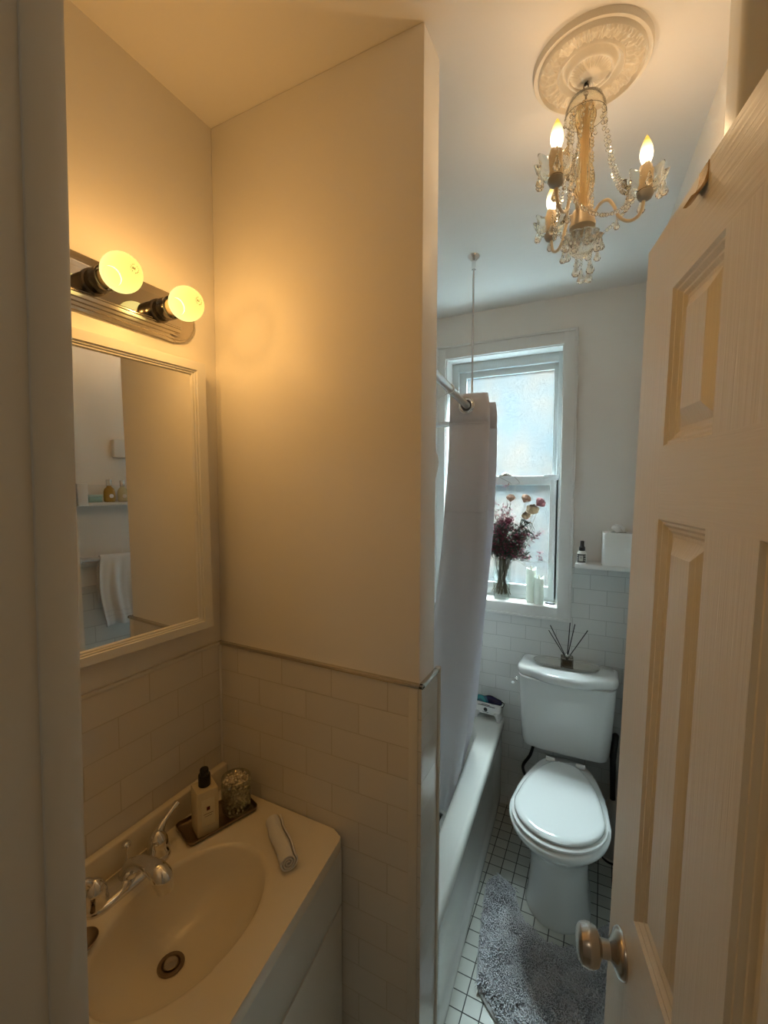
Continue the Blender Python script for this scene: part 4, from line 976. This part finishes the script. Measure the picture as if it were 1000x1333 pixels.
for r_, z in ((.008, 2.164), (.026, 2.160), (.038, 2.152), (.039, 2.150), (.030, 2.140), (.022, 2.122), (.012, 2.114), (.004, 2.112)):
    rr.append([(r_*(1+.08*cos(10*a))*cos(a), r_*(1+.08*cos(10*a))*sin(a), Z(z)) for a in [2*pi*i/60 for i in range(60)]])
loft(bm, rr); obj('bottom_dish', bm, crystal, ch, smooth=60)
def drop_bm(bm, p, L_=.024, R_=.0072, links=1, fac=8):
    x, y, z = p
    for k in range(links): torus(bm, .0026, .00045, T(x, y, z-.003-k*.0115) @ RZ(37*k+x*900) @ RX(90), 12, 5); 
    for k in range(links-1): bead_bm(bm, (x, y, z-.0085-k*.0115), .0028)
    zt = z-.0055-(links-1)*.0115
    lathe(bm, [(.0006, zt), (R_*.30, zt-L_*.10), (R_*.5, zt-L_*.38), (R_*.95, zt-L_*.68), (R_, zt-L_*.80), (R_*.7, zt-L_*.94), (.0005, zt-L_)], fac, T(x, y, 0) )
def bead_bm(bm, p, r_=.0034):
    lathe(bm, [(.0004, p[2]-r_), (r_*.75, p[2]-r_*.6), (r_, p[2]), (r_*.75, p[2]+r_*.6), (.0004, p[2]+r_)], 8, T(p[0], p[1], 0))
ANG = (-112.0, 8.0, 129.0)
RA = .1165
arms = []
for a_ in ANG:
    a = radians(a_); c, s = cos(a), sin(a)
    bm = B(); P = spline([(c*r_, s*r_, Z(z)) for r_, z in ((.018, 2.190), (.032, 2.214), (.048, 2.220), (.060, 2.205), (.070, 2.182), (.088, 2.170), (.106, 2.178), (.1135, 2.198), (.1135, 2.212))], 6)
    tube(bm, P, .0034, 10); am = obj('arm', bm, cream_m, ch, smooth=60)
    cx, cy = c*RA, s*RA; arms.append((cx, cy))
    bm = B(); lathe(bm, [(.005, 2.205), (.012, 2.209), (.0155, 2.216), (.0155, 2.221), (.010, 2.2225)], 24, T(cx, cy, -z0_)); obj('candle_cup', bm, mat('cup_grey', (.35, .33, .28), .5), am, smooth=50)
    bm = B(); rr = []
    for r_, z in ((.013, 2.2265), (.022, 2.2285), (.030, 2.238), (.035, 2.254), (.0368, 2.2535), (.033, 2.237), (.024, 2.2255), (.013, 2.2235)):
        k_ = .14*max(0, (r_-.018)/.017)
        rr.append([(cx+r_*(1+k_*cos(8*t))*cos(t), cy+r_*(1+k_*cos(8*t))*sin(t), Z(z)+.003*k_*10*cos(8*t)) for t in [2*pi*i/64 for i in range(64)]])
    rr.append(rr[0]); loft(bm, rr, False, False); obj('drip_pan', bm, crystal, am, smooth=60)
    bm = B(); lathe(bm, [(.0115, 2.222), (.0125, 2.226), (.0125, 2.246), (.0118, 2.250), (.0118, 2.272), (.0105, 2.2735), (.0085, 2.2745)], 24, T(cx, cy, -z0_)); obj('candle_sleeve', bm, cream_m, am, smooth=50)
    bm = B(); lathe(bm, [(.0065, 0), (.0085, .006), (.0118, .016), (.0125, .024), (.0110, .035), (.0070, .047), (.0030, .056), (.0005, .060)], 28); obj('candle_bulb', bm, candle_glow, am, smooth=80, loc=(cx, cy, Z(2.274)))
    ld = bpy.data.lights.new('candle_filament', 'POINT'); ld.color = CANDLE_COL; ld.energy = CANDLE_W; ld.shadow_soft_size = .006
    lo_ = bpy.data.objects.new('candle_filament', ld); COL.objects.link(lo_); lo_.parent = ch; lo_.location = (cx, cy, Z(2.296))
    for k in range(6):                      # pear drops round each drip pan
        t = a+2*pi*(k+.5)/6; bm = B(); drop_bm(bm, (cx+.0345*cos(t), cy+.0345*sin(t), Z(2.247)), .031 if k % 2 else .027, .0080, 1+(k % 2) + (1 if k == 2 else 0)); obj('crystal_drop', bm, crystal, am, smooth=0)
    bm = B(); drop_bm(bm, (c*.066, s*.066, Z(2.186)), .024, .006, 1); obj('crystal_drop', bm, crystal, am, smooth=0)
def strand(p, q, sag, n, r_=.0043, wire=True):
    bm = bmesh.new(); p = Vector(p); q = Vector(q)
    for k in range(n+1):
        t = k/n; x = p.lerp(q, t); x.z -= sag*4*t*(1-t)
        if k % 4 == 3 and wire: torus(bm, .0028, .00045, T(*x) @ RZ(40*k) @ RX(90), 10, 5)
        else: bead_bm(bm, x, r_)
    return bm
for i, (cx, cy) in enumerate(arms):
    t = math.atan2(cy, cx)
    for off in (-.35, .35): obj('bead_strand', strand((.036*cos(t+off), .036*sin(t+off), Z(2.400)), (cx*.74+.012*cos(t+pi/2)*off*2, cy*.74+.012*sin(t+pi/2)*off*2, Z(2.232)), .045, 26), crystal, ch, smooth=0)
    nx_, ny_ = arms[(i+1) % 3]
    obj('bead_strand', strand((cx*.9, cy*.9, Z(2.224)), (nx_*.9, ny_*.9, Z(2.224)), .055, 30), crystal, ch, smooth=0)
    obj('bead_strand', strand((.022*cos(t+1.05), .022*sin(t+1.05), Z(2.398)), (.03*cos(t+1.05), .03*sin(t+1.05), Z(2.20)), 0.0, 26, .0040), crystal, ch, smooth=0)
for k in range(10):
    t = 2*pi*k/10; bm = B(); drop_bm(bm, (.037*cos(t), .037*sin(t), Z(2.150)), .027, .0072, 1+(k % 2)); obj('crystal_drop', bm, crystal, ch, smooth=0)
for k in range(8):
    t = 2*pi*k/8+.3; bm = B(); drop_bm(bm, (.0405*cos(t), .0405*sin(t), Z(2.400)), .014, .0042, 1); obj('crystal_drop', bm, crystal, ch, smooth=0)
for dx, dy, lk in ((0, 0, 3), (.014, .004, 3), (-.010, -.010, 2), (.018, -.012, 2)):
    bm = B(); drop_bm(bm, (dx, dy, Z(2.116)), .031, .0085, lk); obj('crystal_drop', bm, crystal, ch, smooth=0)

# ------------------------------------------------------------------ right wall things (seen in the mirror)
aR = math.atan(.0636)
def onright(y, z): return (rx(y), y, z)
ls = thing('ledge_shelf', 'white ledge shelf on the right wall holding toiletry bottles', 'shelf', onright(1.02, 1.575), aR)
bm = B(); box(bm, -.085, 0, -.13, .17, 0, .012, .001); box(bm, -.012, 0, -.13, .17, .012, .085, .001); box(bm, -.085, 0, -.165, -.13, 0, .087, .002); obj('shelf_body', bm, trim_m, ls)
def toil(y, h, rr_, glassm, capm_, lab, nm, fill=None):
    t = thing(nm, lab, 'bottle', onright(y, 1.588), aR)
    bm = B(); lathe(bm, [(rr_*.8, 0), (rr_, .003), (rr_, h*.45), (rr_*.85, h*.58), (rr_*.42, h*.68), (rr_*.40, h*.74)], 28, T(-.05, 0, 0)); obj('bottle', bm, glassm, t, smooth=50)
    bm = B(); lathe(bm, [(rr_*.52, h*.72), (rr_*.52, h), (rr_*.4, h*1.01)], 20, T(-.05, 0, 0)); obj('cap', bm, capm_, t, smooth=50)
    bm = B(); b = bmesh.new(); lathe(b, [(.0001, 0), (.008, 0), (.008, .0006), (.0001, .0006)], 20, T(-.05-rr_, 0, h*.26) @ RY(-90)); merge(bm, b); obj('label', bm, white_pl, t)
toil(.978, .092, .021, mat('amber_bottle', (.38, .24, .04), .15, coat=.4), silver, 'amber bottle with silver cap on the ledge shelf, in the mirror', 'amber_bottle')
toil(1.028, .088, .019, mat('yellow_bottle', (.62, .60, .38), .2, coat=.4), silver, 'pale yellow bottle with silver cap on the ledge shelf, in the mirror', 'yellow_bottle')
tj = thing('teal_tin', 'low pale teal tin at the end of the ledge shelf', 'tin', onright(.920, 1.588), aR)
bm = B(); box(bm, -.075, -.030, -.024, .024, 0, .022, .003); obj('tin', bm, mat('teal_tin', (.35, .62, .64), .35), tj)
bm = B(); box(bm, -.077, -.028, -.026, .026, .0221, .031, .003); obj('lid', bm, mat('teal_lid', (.55, .78, .80), .35), tj)
# towel rail board and towel
tr_ = thing('towel_rail', 'white towel rail on the right wall below the ledge shelf', 'towel rail', onright(1.02, 1.36), aR)
bm = B(); tube(bm, [(-.055, -.17, 0), (-.055, .25, 0)], .009, 16); obj('bar', bm, white_metal, tr_)
for y_ in (-.165, .245):
    bm = B(); box(bm, -.066, 0, y_-.008, y_+.008, -.014, .014, .003); obj('bracket', bm, white_metal, tr_)
bm = B(); box(bm, -.018, 0, -.18, .30, -.035, -.016, .002); obj('backboard', bm, trim_m, tr_)
tw = thing('hand_towel', 'white terry towel hung over the rail on the right wall', 'towel', onright(1.02, 1.36), aR)
bm = bmesh.new(); rows = []
prof = [(-.072, -.275), (-.071, -.20), (-.069, -.10), (-.068, -.03), (-.066, .004), (-.055, .0125), (-.044, .004), (-.042, -.03), (-.040, -.10), (-.040, -.18)]
pp = spline([(x, 0, z) for x, z in prof], 3)
for p in pp:
    row = []
    for i in range(41):
        t = i/40; y = -.095+.20*t+.01*sin(p.z*14); dep = min(1, max(0, -p.z/.12))
        row.append((p.x+(.010*sin(t*19+p.z*6)+.005*sin(t*37))*dep*(1 if p.x < -.055 else .4)-.006*dep, y, p.z+.004*sin(t*9)*dep))
    rows.append(row)
loft(bm, rows, False, False, closed=False); to = obj('towel_cloth', bm, towel_m, tw, smooth=80); s_ = to.modifiers.new('thick', 'SOLIDIFY'); s_.thickness = .004; s_.offset = 0
for zz_ in (-.215, -.235):
    bm = bmesh.new(); rows = []
    for dz in (0, -.006):
        rows.append([(-.0775+(.010*sin(t*19+zz_*6)+.005*sin(t*37))-.003-.0004, -.095+.20*t+.01*sin(zz_*14), zz_+dz+.004*sin(t*9)) for t in [i/40 for i in range(41)]])
    loft(bm, rows, False, False, closed=False); obj('woven_band', bm, mat('towel_band', (.74, .75, .77), .6), tw, smooth=80)
# small pale box on the wall above, thin black frame farther back
wb = thing('wall_box', 'small pale box mounted on the right wall above the ledge shelf', 'wall box', onright(1.06, 1.775), aR)
bm = B(); box(bm, -.035, 0, -.05, .05, 0, .075, .004); obj('box', bm, trim_m, wb)
pf = thing('picture_frame', 'thin black picture frame on the right wall beyond the door edge', 'picture frame', onright(2.02, 1.725), aR)
bm = B(); casing_ = []
for a, b, c, d in ((-.075, -.069, -.10, .10), (.069, .075, -.10, .10), (-.075, .075, .094, .10), (-.075, .075, -.10, -.094)): box(bm, -.014, 0, a, b, c, d, .0008)
obj('frame', bm, dark_m, pf)
bm = B(); box(bm, -.006, -.001, -.070, .070, -.095, .095); obj('picture_mat', bm, mat('picture_paper', (.62, .62, .60), .6), pf)
# white rounded fitting in the tub just past the partition
fi = thing('corner_caddy', 'white rounded plastic caddy inside the tub, past the partition edge', 'caddy', (-.500, 1.30, 1.60))
bm = B(); loft(bm, [[(r_*cos(a), r_*sin(a)*.7, z) for a in [2*pi*i/24 for i in range(24)]] for r_, z in ((.004, 0), (.016, .02), (.030, .06), (.036, .095), (.032, .12), (.020, .133), (.006, .138))]); obj('shell', bm, white_pl, fi, smooth=70)
bm = B(); tube(bm, spline([(0, 0, .13), (.004, 0, .20), (.020, 0, .28), (rodp(1.30)+.500, 0, RZ_-1.60-.012)], 6), .0018, 8); tube(bm, [(rodp(1.3)+.5+.0145*cos(t), 0, RZ_-1.60+.0145*sin(t)) for t in [-pi/2+ (1.5*pi)*i/14 for i in range(15)]], .0018, 8); obj('hanging_loop', bm, white_pl, fi)
